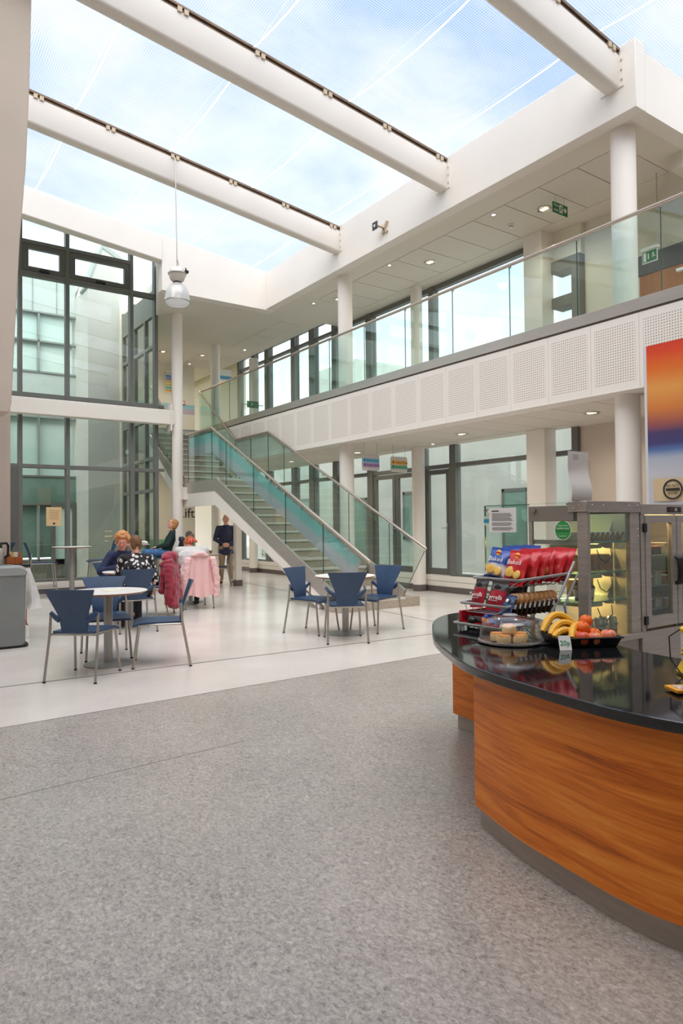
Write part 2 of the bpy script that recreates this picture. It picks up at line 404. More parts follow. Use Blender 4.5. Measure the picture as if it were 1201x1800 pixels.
solo('ceiling_light_block', G().box(-3, -3.5, 6.6, 11, -1.2, 8.6), WHITE_CEIL, 'unseen ceiling added behind the viewpoint to cut light from there', 'ceiling', kind='structure', smooth=False)  # unseen slab, added to darken the side behind the camera
# ---- upstand walls round the roof opening
up_ = thing('wall_upstand', 'white upstand wall round the roof opening above the gallery', 'wall', (7.6, 9, 6.32), kind='structure')
part('side_face', G().box(7.5, 4.54, 6.32, 7.7, 13.66, 7.16), WHITE, up_, bev=.006)
part('corner_face', G().box(7.7, 4.54, 6.32, 11.0, 4.74, 7.05), WHITE, up_, smooth=False)
part('end_face', G().prism([(5.05, 6.3), (7.7, 6.3), (7.7, 7.16), (5.05, 7.46)], 13.66, 13.9, 1), WHITE, up_, bev=.006)
solo('roof_slab', G().box(7.7, 4.74, 6.45, 9.95, 13.9, 7.0).prism([(5.07, 13.9), (9.95, 13.9), (9.95, 26), (5.7, 26), (5.62, 15.5)], 6.76, 7.2), WHITE, 'flat roof over the gallery and the stair hall', 'roof', kind='structure', smooth=False)
zc_ = lambda x: 1.38 + (7.43 + .1006 * (5.05 - x) - .22 - 1.38) * 1.131
solo('roof_slab', G().add([(x, y, z + d) for d in (0, .04) for x, y, z in ((-3, 13.8, 8.0), (5.05, 13.8, 7.2), (5.6, 15.55, zc_(5.5)), (-3, 15.55, zc_(-3)))], [(0, 1, 2, 3), (7, 6, 5, 4), (0, 4, 5, 1), (1, 5, 6, 2), (2, 6, 7, 3), (3, 7, 4, 0)]), WHITE, 'short roof strip behind the edge beam at the courtyard window', 'roof', kind='structure', smooth=False)
# ---- upper ceiling
cl = thing('ceiling', 'white gallery ceiling with a strip of square tiles', 'ceiling', (8.6, 9, 6.32), kind='structure')
g = G().box(7.7, 4.74, 6.33, 8.13, 13.9, 6.45).box(9.33, 4.74, 6.33, 9.75, 13.9, 6.45).box(8.13, 12.46, 6.33, 9.33, 13.9, 6.45).box(8.13, 4.74, 6.33, 9.33, 5.16, 6.45)
g.prism([(5.07, 13.9), (9.2, 13.9), (9.2, 26), (5.62, 26), (5.62, 15.5)], 6.33, 6.45).box(9.2, 13.9, 6.7, 9.95, 26, 6.76).box(9.2, 13.9, 6.33, 9.23, 26, 6.76)
part('plaster_field', g, WHITE_CEIL, cl, smooth=False)
part('splay_fascia', G().prism([(5.05, 13.88), (5.1, 13.88), (5.62, 15.46), (5.58, 15.5)], 6.3, 7.44), WHITE, up_, smooth=False)
part('tile_backing', G().box(8.13, 5.16, 6.352, 9.33, 12.95, 6.45), GAP, cl, smooth=False)
tm = mesh_of(G().box(8.145, .006, 6.33, 9.32, .652, 6.353), 'ceiling_tile', smooth=False); tm.materials.append(TILE)
for i in range(12):
    if i == 11: continue
    o = part('ceiling_tile', tm, None, cl); o.location = V((0, 5.165 + .663 * i, 0)) + (W[cl].inverted() @ V((0, 0, 0)))
tm2 = mesh_of(G().box(0, 0, 6.322, .62, .6, 6.332), 'ceiling_tile_flush', smooth=False); tm2.materials.append(TILE)
for x, y in ((8.25, 14.3), (8.25, 15.0), (8.25, 15.7), (8.25, 16.4), (7.9, 18.2), (8.6, 18.2), (7.9, 18.9)):
    o = part('ceiling_tile', tm2, None, cl); o.location = W[cl].inverted() @ V((x, y, 0))
part('bulkhead', G().box(9.35, 2.4, 5.98, 9.75, 5.2, 6.33).box(8.9, 4.74, 6.1, 9.75, 4.9, 6.33), WHITE_CEIL, cl, smooth=False)
# ---- gallery slab, fascia, lower ceiling
gs = thing('floor_gallery', 'upper gallery floor slab with plain white soffit edge', 'floor', (8.6, 9, 2.97), kind='structure')
CARPET = mat('gallery_vinyl', (178, 170, 160), .5)
part('deck', G().box(7.56, -3.5, 3.85, 9.75, 26, 4.0).box(5.62, 17.55, 3.85, 7.56, 20, 4.0), CARPET, gs, smooth=False)
part('edge_beam', G().box(7.53, -3.5, 2.97, 7.83, 17.5, 3.85), WHITE, gs, smooth=False)
part('hall_edge', G().box(5.62, 17.5, 3.4, 7.53, 17.62, 3.98), WHITE, gs, smooth=False)
cl2 = thing('ceiling', 'white lower ceiling with square tiles under the gallery', 'ceiling', (8.6, 9, 2.97), kind='structure')
part('plaster_field', G().box(9.36, -3.5, 2.975, 9.75, 26, 3.1).box(7.83, 13.2, 2.975, 9.36, 26, 3.1), WHITE_CEIL, cl2, smooth=False)
part('hall_soffit', G().box(5.62, 17.62, 3.3, 7.83, 20, 3.4), WHITE_CEIL, cl2, smooth=False)
part('tile_backing', G().box(7.83, -3.5, 2.998, 9.36, 13.2, 3.1), GAP, cl2, smooth=False)
tm = mesh_of(G().box(7.84, .006, 2.976, 9.352, .645, 2.999), 'lower_ceiling_tile', smooth=False); tm.materials.append(TILE)
for i in range(16):
    o = part('ceiling_tile', tm, None, cl2); o.location = W[cl2].inverted() @ V((0, 2.9 + .651 * i - .04, 0))
# fascia of perforated panels
def perf():
    k = NT('perforated_board'); c = k.n('ShaderNodeTexCoord'); sp = k.n('ShaderNodeSeparateXYZ'); k.l(c.outputs['Object'], sp.inputs[0])
    def tri(o): return k.math('ABSOLUTE', k.math('SUBTRACT', k.math('FRACT', k.math('DIVIDE', o, .0325)), .5))
    y, z = sp.outputs['Y'], sp.outputs['Z']
    d = k.math('SQRT', k.math('ADD', k.math('POWER', tri(y), 2), k.math('POWER', tri(z), 2)))
    inside = k.math('MULTIPLY', k.math('LESS_THAN', k.math('ABSOLUTE', y), .2756), k.math('LESS_THAN', k.math('ABSOLUTE', z), .3575))
    hole = k.math('MULTIPLY', k.math('LESS_THAN', d, .235), inside)
    k.l(k.ramp(hole, [(.0, (233, 226, 218)), (1.0, (146, 128, 116))]), k.b.inputs['Base Color']); k.b.inputs['Roughness'].default_value = .6
    return k.m
PERF = perf()
fa = thing('trim_gallery_fascia', 'white perforated fascia panels along the gallery edge', 'fascia', (7.5, 9, 2.97), kind='structure')
pm = mesh_of(G().box(-.012, -.3255, -.44, .012, .3255, .44), 'perforated_panel', smooth=False); pm.materials.append(PERF)
y = 4.885 - .655 * 12
while y < 17.2:
    o = part('perforated_panel', pm, None, fa); o.location = W[fa].inverted() @ V((7.515, y, 3.42)); y += .655
part('lower_lip', G().box(7.5, -3.5, 2.965, 7.53, 17.45, 2.985), WHITE, fa, smooth=False)
part('shadow_gap', G().box(7.512, -3.5, 3.86, 7.54, 17.45, 3.885), GAP, fa, smooth=False)
# ---- balustrade along the gallery
bl = thing('glass_balustrade', 'glass balustrade with steel handrail along the gallery edge', 'balustrade', (7.53, 9, 3.88))
g = G()
for i in range(20): pass
yj = [-2.6, -1.46, -.32, .82, 1.96, 3.1, 4.26, 5.39, 6.51, 7.66, 8.8, 9.95, 11.1, 12.25, 13.4, 14.5, 15.6, 16.5, 17.42]
part('steel_band', G().box(7.488, -3.4, 3.885, 7.545, 17.45, 4.03), BAND, bl, bev=.003)
for a, b in zip(yj, yj[1:]):
    gp = part('glass_panel', G().box(7.5, a + .006, 4.03, 7.515, b - .006, 5.02), GLASS_G, bl, smooth=False)
    part('glass_edge', G().box(7.5, a + .0055, 4.03, 7.515, a + .0105, 5.02), GLASS_EDGE, gp, smooth=False)
part('handrail', G().cyl((7.5075, -3.4, 5.05), (7.5075, 17.43, 5.05), .024, n=12), RAILM, bl)
for j, y in enumerate(yj): part('rail_bracket', G().box(7.5, y - .02, 5.0, 7.515, y + .02, 5.04), STEEL, bl, smooth=False)
part('hall_glass', G().box(5.7, 17.52, 4.0, 5.95, 17.535, 5.02), GLASS_G, bl, smooth=False)
# ---- columns
def column(x, y, r, z0, z1, label, base=True):
    c = thing('column', label, 'column', (x, y, z0), kind='structure', group='round white columns')
    part('shaft', G().lathe([(r, 0), (r, z1 - z0)], (x, y, z0), 28), COLUMN, c)
    if base: part('base_collar', G().lathe([(r + .006, 0), (r + .006, .13), (r, .135)], (x, y, z0), 28), SKIRT, c)
    return c
column(7.85, 4.94, .152, 4.0, 6.33, 'white round column on the gallery in front of the orange door', False)
column(7.85, 11.04, .145, 4.0, 6.33, 'white round column on the gallery midway along the glass rail', False)
column(7.85, 17.2, .125, 4.0, 6.33, 'slim white round column where the gallery meets the stair', False)
column(7.85, 4.94, .152, 0, 2.975, 'white round column behind the display cabinet and the sunset panel')
column(7.85, 11.04, .145, 0, 2.975, 'white round column behind the stair glass')
column(7.85, 17.2, .13, 0, 2.975, 'white round column behind the stair landing')
column(9.45, 10.72, .135, 0, 2.975, 'white round column beside the single glazed door')
column(9.45, 18.1, .125, 0, 2.975, 'far white column by the window wall below the landing')
column(9.45, 10.72, .12, 4.0, 6.33, 'pale column against the upper windows halfway along')
column(9.45, 18.0, .14, 4.0, 6.33, 'pale column against the upper windows at the far end')
column(5.95, 15.15, .128, 0, 6.34, 'tall white column at the stair landing the woman leans on')
column(8.55, 20.6, .1, 0, 6.4, 'slender white post at the end of the far corridor')
for z0, z1, lab in ((0, 2.975, 'square white pillar in the lower window wall'), (4.0, 6.33, 'square white pillar in the upper window wall')):
    solo('column', G().box(9.36, 7.42, z0, 9.66, 7.81, z1), COLUMN, lab, 'pillar', kind='structure', bev=.006)
# cross beam at first floor
cb = thing('roof_beam', 'white horizontal beam joining the tall column to the courtyard window', 'beam', (4.5, 15.15, 3.75), kind='structure')
part('box_section', G().box(1.2, 15.05, 3.72, 5.86, 15.25, 4.06), WHITE, cb, bev=.02)
part('fixing_plate', G().box(5.74, 15.0, 3.58, 5.78, 15.3, 4.2), WHITE, cb, bev=.008)
# ---- walls
wp = [(-3, 0), (1.645, 0), (1.645, 3.1), (1.665, 3.2)]
solo('wall_bulkhead', G().prism([(-3, 2.62), (1.262, 2.62), (1.285, 2.72), (1.37, 4.5), (1.43, 5.3), (1.468, 6.2), (1.50, 7.55), (-3, 7.55)], 8.0, 8.35, 1), PIER, 'leaning plaster bulkhead above the grey bin', 'wall', kind='structure', bev=.01)
pr = solo('wall_pier', G().box(-3, 10.32, 0, 1.645, 10.64, 7.4), PIER,
          'plain plaster wall with a leaning edge at the far end of the picture beside the bin', 'wall', kind='structure', bev=.01)
pr['label'] = 'plain plaster wall with a leaning edge behind the grey bin'
solo('wall_left', G().box(-3.2, -4, 0, -3, 16, 9), PIER, 'plaster side wall of the atrium out of view', 'wall', kind='structure', smooth=False)
solo('wall_back', G().box(-3.2, -3.7, 0, 11.2, -3.5, 9), PIER, 'plaster wall behind the viewpoint', 'wall', kind='structure', smooth=False)
solo('wall_cafe', G().box(9.75, -3.5, 0, 10.0, 7.0, 3.9), mat('cafe_wall', (205, 192, 178), .7), 'plain beige wall at the end of the lower window wall', 'wall', kind='structure', smooth=False)
solo('wall_landing', G().box(9.75, -3.5, 4.0, 10.0, 6.86, 7.0), mat('landing_wall', (222, 216, 202), .7), 'cream upper wall beside the orange door', 'wall', kind='structure', smooth=False)
lw = thing('wall_lift', 'cream wall of the stair hall with a blue and pink painted band', 'wall', (7, 20, 0), kind='structure')
part('wall_face', G().box(5.62, 20.0, 0, 8.42, 20.2, 6.7), WALL_L, lw, smooth=False)
def grad(name, a, b, z0, z1, alpha=None):
    k = NT(name); c = k.n('ShaderNodeTexCoord'); sp = k.n('ShaderNodeSeparateXYZ'); k.l(c.outputs['Object'], sp.inputs[0])
    mr = k.n('ShaderNodeMapRange', {'From Min': z0, 'From Max': z1}); k.l(sp.outputs['Z'], mr.inputs[0])
    k.l(k.ramp(mr.outputs[0], [(.42, b), (.58, a)]), k.b.inputs['Base Color']); k.b.inputs['Roughness'].default_value = .6
    if alpha: k.b.inputs['Alpha'].default_value = alpha
    return k.m
part('painted_band', G().box(5.62, 19.99, 4.86, 8.42, 20.0, 5.14), grad('wall_band', (150, 194, 206), (190, 172, 190), 4.86, 5.14), lw, smooth=False)
part('green_dado', G().box(5.62, 19.99, .75, 8.42, 20.0, 1.0), mat('green_dado', (120, 176, 140), .6), lw, smooth=False)
text('lettering', 'Lift', .42, (8.13, 19.985, 1.78), (1, 0, 0), (0, 0, 1), TXT, lw, 'CENTER')
solo('wall_corridor_side', G().box(9.75, 19.5, .3, 9.95, 26, 6.8), WALL_L, 'cream side wall of the far corridor', 'wall', kind='structure', smooth=False)
solo('wall_corridor', G().box(8.42, 25.8, 0, 9.75, 26, 6.7), WALL_L, 'cream wall closing the far corridor', 'wall', kind='structure', smooth=False)
# skirting and upstand under the right window wall
us = thing('baseboard_window_wall', 'white upstand with dark skirting under the long window wall', 'skirting', (9.7, 12, 0), kind='structure')
part('upstand', G().box(9.62, 7.0, .11, 9.9, 26, .33), WHITE, us, bev=.006); part('skirting', G().box(9.6, -3.4, 0, 9.9, 26, .11), SKIRT, us, smooth=False)
part('reveal_line', G().box(9.617, 7.0, .215, 9.63, 26, .222), GAP, us, smooth=False)
us = thing('baseboard_courtyard_window', 'white upstand with dark skirting under the courtyard window', 'skirting', (3.5, 15.4, 0), kind='structure')
part('upstand', G().box(-3, 15.3, .1, 5.6, 15.6, .24), WHITE, us, bev=.006); part('skirting', G().box(-3, 15.28, 0, 5.6, 15.6, .1), SKIRT, us, smooth=False)
# ---------------------------------------------------------------- window walls
def member(root, nm, ax, c, d, u0, u1, z0, z1, m=None, bev=.004):
    g = G().box(c - d / 2, u0, z0, c + d / 2, u1, z1) if ax == 'x' else G().box(u0, c - d / 2, z0, u1, c + d / 2, z1)
    return part(nm, g, m or GREY_FRAME, root, bev=bev, smooth=False)
def pane(root, ax, c, u0, u1, z0, z1, m=None): return member(root, 'pane', ax, c, .012, u0, u1, z0, z1, m or GLASS, 0)
def glazed_leaf(root, ax, c, u0, u1, z0, z1, st=.095, bot=.13, d=.07):
    member(root, 'stile', ax, c, d, u0, u0 + st, z0, z1, GREY_DARK); member(root, 'stile', ax, c, d, u1 - st, u1, z0, z1, GREY_DARK)
    member(root, 'top_rail', ax, c, d, u0 + st, u1 - st, z1 - st, z1, GREY_DARK); member(root, 'bottom_rail', ax, c, d, u0 + st, u1 - st, z0, z0 + bot, GREY_DARK)
    pane(root, ax, c, u0 + st, u1 - st, z0 + bot, z1 - st)
def lever(root, x, y, z, s):
    h = part('lever_handle', G().box(x - .012, y - .016, z - .12, x, y + .016, z + .1).cyl((x - .01, y, z), (x - .06, y, z), .009, n=8).cyl((x - .055, y, z), (x - .055, y + s * .125, z), .009, n=8), CHROME, root)
X9 = 9.75
ml = [(7.0, 7.12), (9.86, 10.03), (10.8, 10.95), (12.58, 12.78), (14.02, 14.22), (15.08, 15.34), (16.04, 16.25), (17.5, 17.76), (19.3, 19.5)]
w1 = thing('window_1', 'dark framed lower window wall along the right of the atrium', 'window wall', (X9, 13, .33), kind='structure')
for a, b in ml: member(w1, 'mullion', 'x', X9, .16, a, b, .33, 2.975)
for (a, b), (c, d) in zip(ml, ml[1:]):
    member(w1, 'transom', 'x', X9, .13, b, c, 2.52, 2.6); pane(w1, 'x', X9, b, c, 2.6, 2.975)
    if b in (10.03, 10.95): continue
    member(w1, 'sill', 'x', X9, .13, b, c, .33, .38); pane(w1, 'x', X9, b, c, .38, 2.52)
member(w1, 'mullion', 'x', X9, .16, 8.9, 8.95, .33, .34)
d1 = thing('door_1', 'single dark framed glazed door beside the round column', 'door', (X9, 10.4, .33), kind='structure')
member(d1, 'frame', 'x', X9, .14, 10.03, 10.06, .33, 2.52); member(d1, 'frame', 'x', X9, .14, 10.77, 10.8, .33, 2.52)
glazed_leaf(d1, 'x', X9 - .02, 10.06, 10.77, .34, 2.5); lever(d1, X9 - .06, 10.11, 1.3, 1)
d2 = thing('door_2', 'double dark framed glazed doors below the hanging zone signs', 'door', (X9, 11.77, .33), kind='structure')
glazed_leaf(d2, 'x', X9 - .02, 10.97, 11.77, .34, 2.5); glazed_leaf(d2, 'x', X9 - .02, 11.785, 12.56, .34, 2.5); lever(d2, X9 - .06, 11.83, 1.28, -1)
w2 = thing('window_2', 'dark framed upper window wall along the gallery', 'window wall', (X9, 13, 4.0), kind='structure')
mu = [(7.82, 7.9), (10.45, 10.6), (12.57, 12.79), (14.02, 14.22), (15.04, 15.3), (16.03, 16.24), (17.51, 17.76), (18.4, 18.6), (19.4, 19.55)]
zh = lambda y: 6.7 if y > 13.9 else 6.33
for a, b in mu: member(w2, 'mullion', 'x', X9, .16, a, b, 4.0, zh(a))
for (a, b), (c, d) in zip(mu, mu[1:]):
    z1 = zh(b); member(w2, 'head', 'x', X9, .12, b, c, z1 - .1, z1)
    member(w2, 'transom', 'x', X9, .12, b, c, z1 - .47, z1 - .4) if z1 > 6.5 else None
    if z1 > 6.5: pane(w2, 'x', X9, b, c, z1 - .4, z1 - .1)
    pane(w2, 'x', X9, b, c, 4.08, z1 - (.47 if z1 > 6.5 else .1)); member(w2, 'sill', 'x', X9, .13, b, c, 4.0, 4.08)
part('guard_rail', G().cyl((X9 - .12, 7.9, 4.42), (X9 - .12, 19.3, 4.42), .02, n=8), STEEL, w2)
w3 = thing('window_3', 'small dark framed window of two panes beside the upper pillar', 'window', (X9, 7.1, 4.0), kind='structure')
member(w3, 'frame', 'x', X9, .3, 6.86, 7.02, 4.0, 5.82); member(w3, 'frame', 'x', X9, .3, 7.02, 7.42, 5.62, 5.82)
member(w3, 'frame', 'x', X9, .3, 7.02, 7.42, 5.02, 5.2); member(w3, 'frame', 'x', X9, .3, 7.02, 7.42, 4.0, 4.62)
pane(w3, 'x', X9, 7.02, 7.42, 5.2, 5.62); pane(w3, 'x', X9, 7.02, 7.42, 4.62, 5.02); member(w3, 'head_panel', 'x', X9, .2, 6.86, 7.82, 5.82, 6.33, WALL_L)
# courtyard curtain wall
YC = 15.45
w4 = thing('window_4', 'tall grey framed courtyard window at the far end of the atrium', 'window wall', (4, YC, .24), kind='structure')
mc = [(.0, .08), (1.35, 1.43), (2.6, 2.68), (3.54, 3.62), (4.93, 5.01), (5.5, 5.58)]
for i, (a, b) in enumerate(mc): member(w4, 'mullion', 'y', YC, .16, a, b, .24, zc_(a))
tz = [(.24, .3), (2.64, 2.72), (4.12, 4.22), (6.68, 6.78), (7.36, 7.44)]
for (a, b), (c, d) in zip(mc, mc[1:]):
    for z0, z1 in tz:
        if z0 > 7 and c > 5.4: continue
        member(w4, 'transom', 'y', YC, .15, b, c, z0, z1)
    zs = [.3, 2.64, 2.72, 4.12, 4.22, 6.68, 6.78, 7.36, 7.44, zc_((b + c) / 2)]
    for z0, z1 in zip(zs[::2], zs[1::2]):
        if z0 == 6.78 and c <= 4.95 and b > 1:
            s = part('opener_frame', G().box(b + .01, YC - .07, 6.79, b + .12, YC + .03, 7.35).box(c - .12, YC - .07, 6.79, c - .01, YC + .03, 7.35).box(b + .12, YC - .07, 6.79, c - .12, YC + .03, 6.88).box(b + .12, YC - .07, 7.26, c - .12, YC + .03, 7.35), GREY_DARK, w4, smooth=False)
            part('opener_arm', G().box((b + c) / 2 - .1, YC - .12, 6.79, (b + c) / 2 + .1, YC - .07, 6.82), BLACK, s, smooth=False)
            pane(w4, 'y', YC, b + .12, c - .12, 6.88, 7.26)
        elif c > 5.4 and z0 >= 6.78:
            if z0 == 6.78: pane(w4, 'y', YC, b, c, z0, zc_(c))
        else: pane(w4, 'y', YC, b, c, z0, z1)
for z in (2.66, 4.14, 6.7): member(w4, 'transom_stub', 'y', YC - .03, .12, 5.58, 5.72, z, z + .07)
member(w4, 'door_frame', 'y', YC - .02, .14, 2.3, 2.6, .24, 2.64, GREY_DARK)
part('notice', G().box(3.15, YC - .02, 1.42, 3.46, YC - .012, 1.82), TAN_PAPER, w4, smooth=False, label='tan paper notice taped to the glass')
for i in range(6): part('notice_line', G().box(3.2 + .02 * (i % 2), YC - .0215, 1.74 - .035 * i, 3.41 - .02 * (i % 2), YC - .02, 1.748 - .035 * i), mat('notice_ink%d' % i, (150, 120, 90), .8), w4, smooth=False)
part('notice_emblem', G().prism([(3.27, 1.47), (3.305, 1.445), (3.34, 1.47), (3.305, 1.495)], YC - .0215, YC - .02, 1), TXT, w4, smooth=False)
# glazed wall of the stair hall facing the courtyard
w5 = thing('window_5', 'glazed side wall of the stair hall seen through the courtyard window', 'window wall', (5.62, 16.8, 0), kind='structure')
my = [(15.56, 15.64), (16.2, 16.28), (17.0, 17.08), (17.92, 18.0)]
for a, b in my: member(w5, 'mullion', 'x', 5.6, .1, a, b, 0, 7.0)
for (a, b), (c, d) in zip(my, my[1:]):
    for z0, z1 in ((0, .1), (2.2, 2.28), (2.95, 3.03), (3.9, 4.1), (5.6, 5.68), (6.35, 6.95)): member(w5, 'transom', 'x', 5.6, .1, b, c, z0, z1)
    for z0, z1 in ((.1, 2.2), (2.28, 2.95), (3.03, 3.9), (4.1, 5.6), (5.68, 6.35)): pane(w5, 'x', 5.6, b, c, z0, z1)
h = part('door_pull', G().cyl((5.53, 17.85, 1.05), (5.53, 17.7, 1.05), .012, n=8), CHROME, w5)
solo('wall_hall', G().box(5.5, 18.0, 0, 5.7, 20.2, 7.2), WALL_L, 'short cream wall behind the glazed side of the stair hall', 'wall', kind='structure', smooth=False)
solo('door_3', G().box(9.69, 4.0, 4.0, 9.74, 5.86, 5.12), mat('orange_wood_door', (176, 112, 62), .5, col2=(160, 98, 52), scale=5, aniso=(4, 4, .5)), 'orange brown wooden doors at the end of the gallery', 'door', kind='structure', bev=.004)
solo('trim_door_header', G().box(9.68, 3.6, 5.12, 9.745, 5.88, 5.43), mat('grey_header', (78, 80, 88), .5), 'dark grey header panel above the orange doors', 'header', kind='structure', bev=.004)
# ---------------------------------------------------------------- outside
GRASS = mat('grass', (96, 112, 62), .9, col2=(150, 140, 96), scale=9, bump=.6)
PAVE = mat('pale_paving', (176, 176, 172), .85, col2=(158, 158, 154), scale=2)
solo('ground_courtyard', G().box(-20, 15.6, -.15, 5.55, 40, .02), GRASS, 'grass and bare soil of the courtyard outside the tall window', 'ground', kind='structure', smooth=False)
solo('ground_right_court', G().box(9.9, 5, -.15, 30, 40, .0), PAVE, 'pale paving of the court outside the right window wall', 'ground', kind='structure', smooth=False)
ew = thing('exterior_wall', 'tall pale rendered wall in the courtyard with a pointed parapet', 'building', (5.1, 18.4, 0), kind='structure')
part('wall_face', G().prism([(4.69, 0), (5.5, 0), (5.5, 8.45), (5.06, 8.68), (4.69, 7.6)], 18.02, 19.8, 1), RENDER, ew, smooth=False)
part('parapet_cap', G().prism([(4.67, 7.55), (5.06, 8.66), (5.55, 8.40), (5.55, 8.52), (5.06, 8.78), (4.64, 7.6)], 18.0, 18.65, 1), mat('parapet_grey', (150, 160, 156), .6), ew, smooth=False)
SKYGLASS = mat('painted_sky_glass', (204, 222, 219), .12, .0, col2=(180, 206, 202), scale=.8)  # whitened base colour stands in for the sky's reflection
GREENGLASS = mat('green_reflective_glass', (118, 144, 136), .08, 0, col2=(92, 120, 112), scale=1.3)
PALE_PANEL = mat('pale_cladding', (176, 188, 186), .5)
FR2 = mat('far_frame', (128, 138, 136), .5)
YW = 19.3
bw = thing('exterior_wing', 'glazed courtyard wing with pale cladding seen through the tall window', 'building', (2, YW, 0), kind='structure')
part('clad_parapet', G().box(-8, YW, 7.08, 4.69, YW + .5, 8.25), PALE_PANEL, bw, smooth=False)
for i in range(10): part('panel_joint', G().box(-1.2 + i * .6, YW - .02, 7.08, -1.185 + i * .6, YW, 8.25), FR2, bw, smooth=False)
part('spandrel', G().box(-8, YW - .03, 4.3, 4.69, YW + .5, 5.5), PALE_PANEL, bw, smooth=False)
part('header', G().box(-8, YW - .04, 2.0, 4.69, YW + .5, 2.75), GREENGLASS, bw, smooth=False)
for i in range(8):
    x0 = -2.55 + i * .9
    for nm, z0, z1, m in (('upper_pane', 5.55, 6.3, SKYGLASS), ('upper_pane', 6.34, 7.08, SKYGLASS), ('middle_pane', 2.75, 4.3, SKYGLASS), ('lower_pane', .6, 2.0, GREENGLASS)):
        part(nm, G().box(x0 + .03, YW + .05, z0, x0 + .87, YW + .07, z1), m, bw, smooth=False)
    for z0, z1 in ((.5, 2.0), (2.75, 4.3), (5.5, 7.08)): part('mullion', G().box(x0 - .022, YW - .06, z0, x0 + .022, YW + .1, z1), FR2, bw, smooth=False)
for z in (7.06, 6.3, 5.48, 4.28, 2.72, 1.98): part('transom', G().box(-8, YW - .06, z, 4.69, YW + .1, z + .045), FR2 if z > 4 else GREY_FRAME, bw, smooth=False)
part('plinth', G().box(-8, YW - .06, 0, 4.69, YW + .5, .55), GREY_FRAME, bw, smooth=False)
dr = part('courtyard_door', G().box(4.05, YW - .1, .1, 4.15, YW, 2.05).box(4.58, YW - .1, .1, 4.68, YW, 2.05).box(4.15, YW - .1, 1.9, 4.58, YW, 2.05).box(4.15, YW - .1, .1, 4.58, YW, .4), GREY_DARK, bw, smooth=False)
part('pane', G().box(4.15, YW - .06, .4, 4.58, YW - .05, 1.9), SKYGLASS, dr, smooth=False)
be = thing('exterior_block', 'white rendered building across the court beyond the right windows', 'building', (14.5, 14, 0), kind='structure')
part('wall_face', G().box(14.0, 4, 0, 14.6, 34, 4.6), RENDER, be, smooth=False)
part('coping', G().box(13.95, 4, 4.6, 14.65, 34, 4.7), mat('coping_grey', (170, 172, 170), .6), be, smooth=False)
for y0, y1, z0, z1 in ((11.6, 12.5, .1, 2.3), (15.6, 16.6, .9, 2.4), (18.5, 19.4, .1, 2.3), (21.5, 23, .9, 2.4), (25, 26, .1, 2.3)):
    wn_ = part('window', G().box(13.96, y0, z0, 14.0, y0 + .09, z1).box(13.96, y1 - .09, z0, 14.0, y1, z1).box(13.96, y0, z1 - .09, 14.0, y1, z1).box(13.96, y0, z0, 14.0, y1, z0 + .09), GREY_DARK, be, smooth=False)
    part('pane', G().box(13.97, y0 + .09, z0 + .09, 13.99, y1 - .09, z1 - .09), GREENGLASS, wn_, smooth=False)
bt = thing('exterior_tower', 'pale stair tower with dark windows seen beyond the gallery windows', 'building', (17, 22, 0), kind='structure')
part('wall_face', G().box(16.5, 22.5, 0, 20, 26, 8.2), RENDER, bt, smooth=False)
for z in (5.2, 6.6):
    wn_ = part('window', G().box(16.44, 23.0, z, 16.5, 24.2, z + .9), GREY_DARK, bt, smooth=False); part('pane', G().box(16.42, 23.1, z + .1, 16.44, 24.1, z + .8), GREENGLASS, wn_, smooth=False)
# ---------------------------------------------------------------- staircase
XL, XR = 6.1, 7.45
Y0, GO, RI = 8.85, .325, .16
st = thing('staircase', 'terrazzo staircase with glass sides and steel handrails rising to the gallery', 'staircase', (6.8, 8.85, 0))
def step(y, z, go, x0=XL + .03, x1=XR - .03):
    s = part('step', G().box(x0, y + .012, z - RI, x1, y + .04, z - .04).box(x0, y, z - .045, x1, y + go + .04, z), TERRAZZO, st, bev=.004, smooth=False)
    part('nosing', G().box(x0, y - .004, z - .03, x1, y + .03, z + .003), NOSING, s, smooth=False)
b0 = part('step', G().box(XL - .03, Y0 - .06, 0, XR + .3, Y0 + .36, RI), TERRAZZO, st, bev=.006, smooth=False)
part('nosing', G().box(XL + .03, Y0 - .064, RI - .03, XR - .03, Y0 - .03, RI + .003), NOSING, b0, smooth=False)
for i in range(1, 14): step(Y0 + GO * i, RI * (i + 1), GO)
YLa, YLb, ZL = Y0 + 14 * GO, 15.2, 2.4
part('landing_slab', G().box(XL + .02, YLa, 2.24, XR - .02, YLb, ZL), TERRAZZO, st, bev=.004, smooth=False)
part('nosing', G().box(XL + .03, YLa - .004, ZL - .03, XR - .03, YLa + .03, ZL + .003), NOSING, st, smooth=False)
G2 = .258
for i in range(9): step(YLb + G2 * i, ZL + RI * (i + 1), G2)
part('nosing', G().box(XL + .03, 17.5, 3.97, XR - .03, 17.53, 4.003), NOSING, st, smooth=False)
pl = lambda y: RI + (y - Y0) * RI / GO           # pitch line of the lower flight
p2 = lambda y: ZL + (y - YLb) * RI / G2
def side(x, w, m, lo, hi, nm):
    poly = [(Y0 - .03, max(0, pl(Y0 - .03) + hi)), (YLa - .12, ZL - .03 + (hi - .12)), (YLb - .1, ZL - .03 + (hi - .12)), (17.5, p2(17.4) + hi - .05), (17.5, p2(17.4) + lo), (YLb + .1, ZL - .03 + (hi - .12) - (hi - lo)), (YLa - .02, ZL - .03 + (hi - .12) - (hi - lo)), (Y0 + .05 - lo * .3, max(0.0, pl(Y0 + .05) + lo))]
    part(nm, G().prism(poly, x, x + w, 0), m, st, smooth=False)
for x in (XL - .03, XR):
    side(x, .04, STEEL, -.12, .13, 'steel_string')
    side(x + .004, .032, WHITE, -.42, -.12, 'white_string')
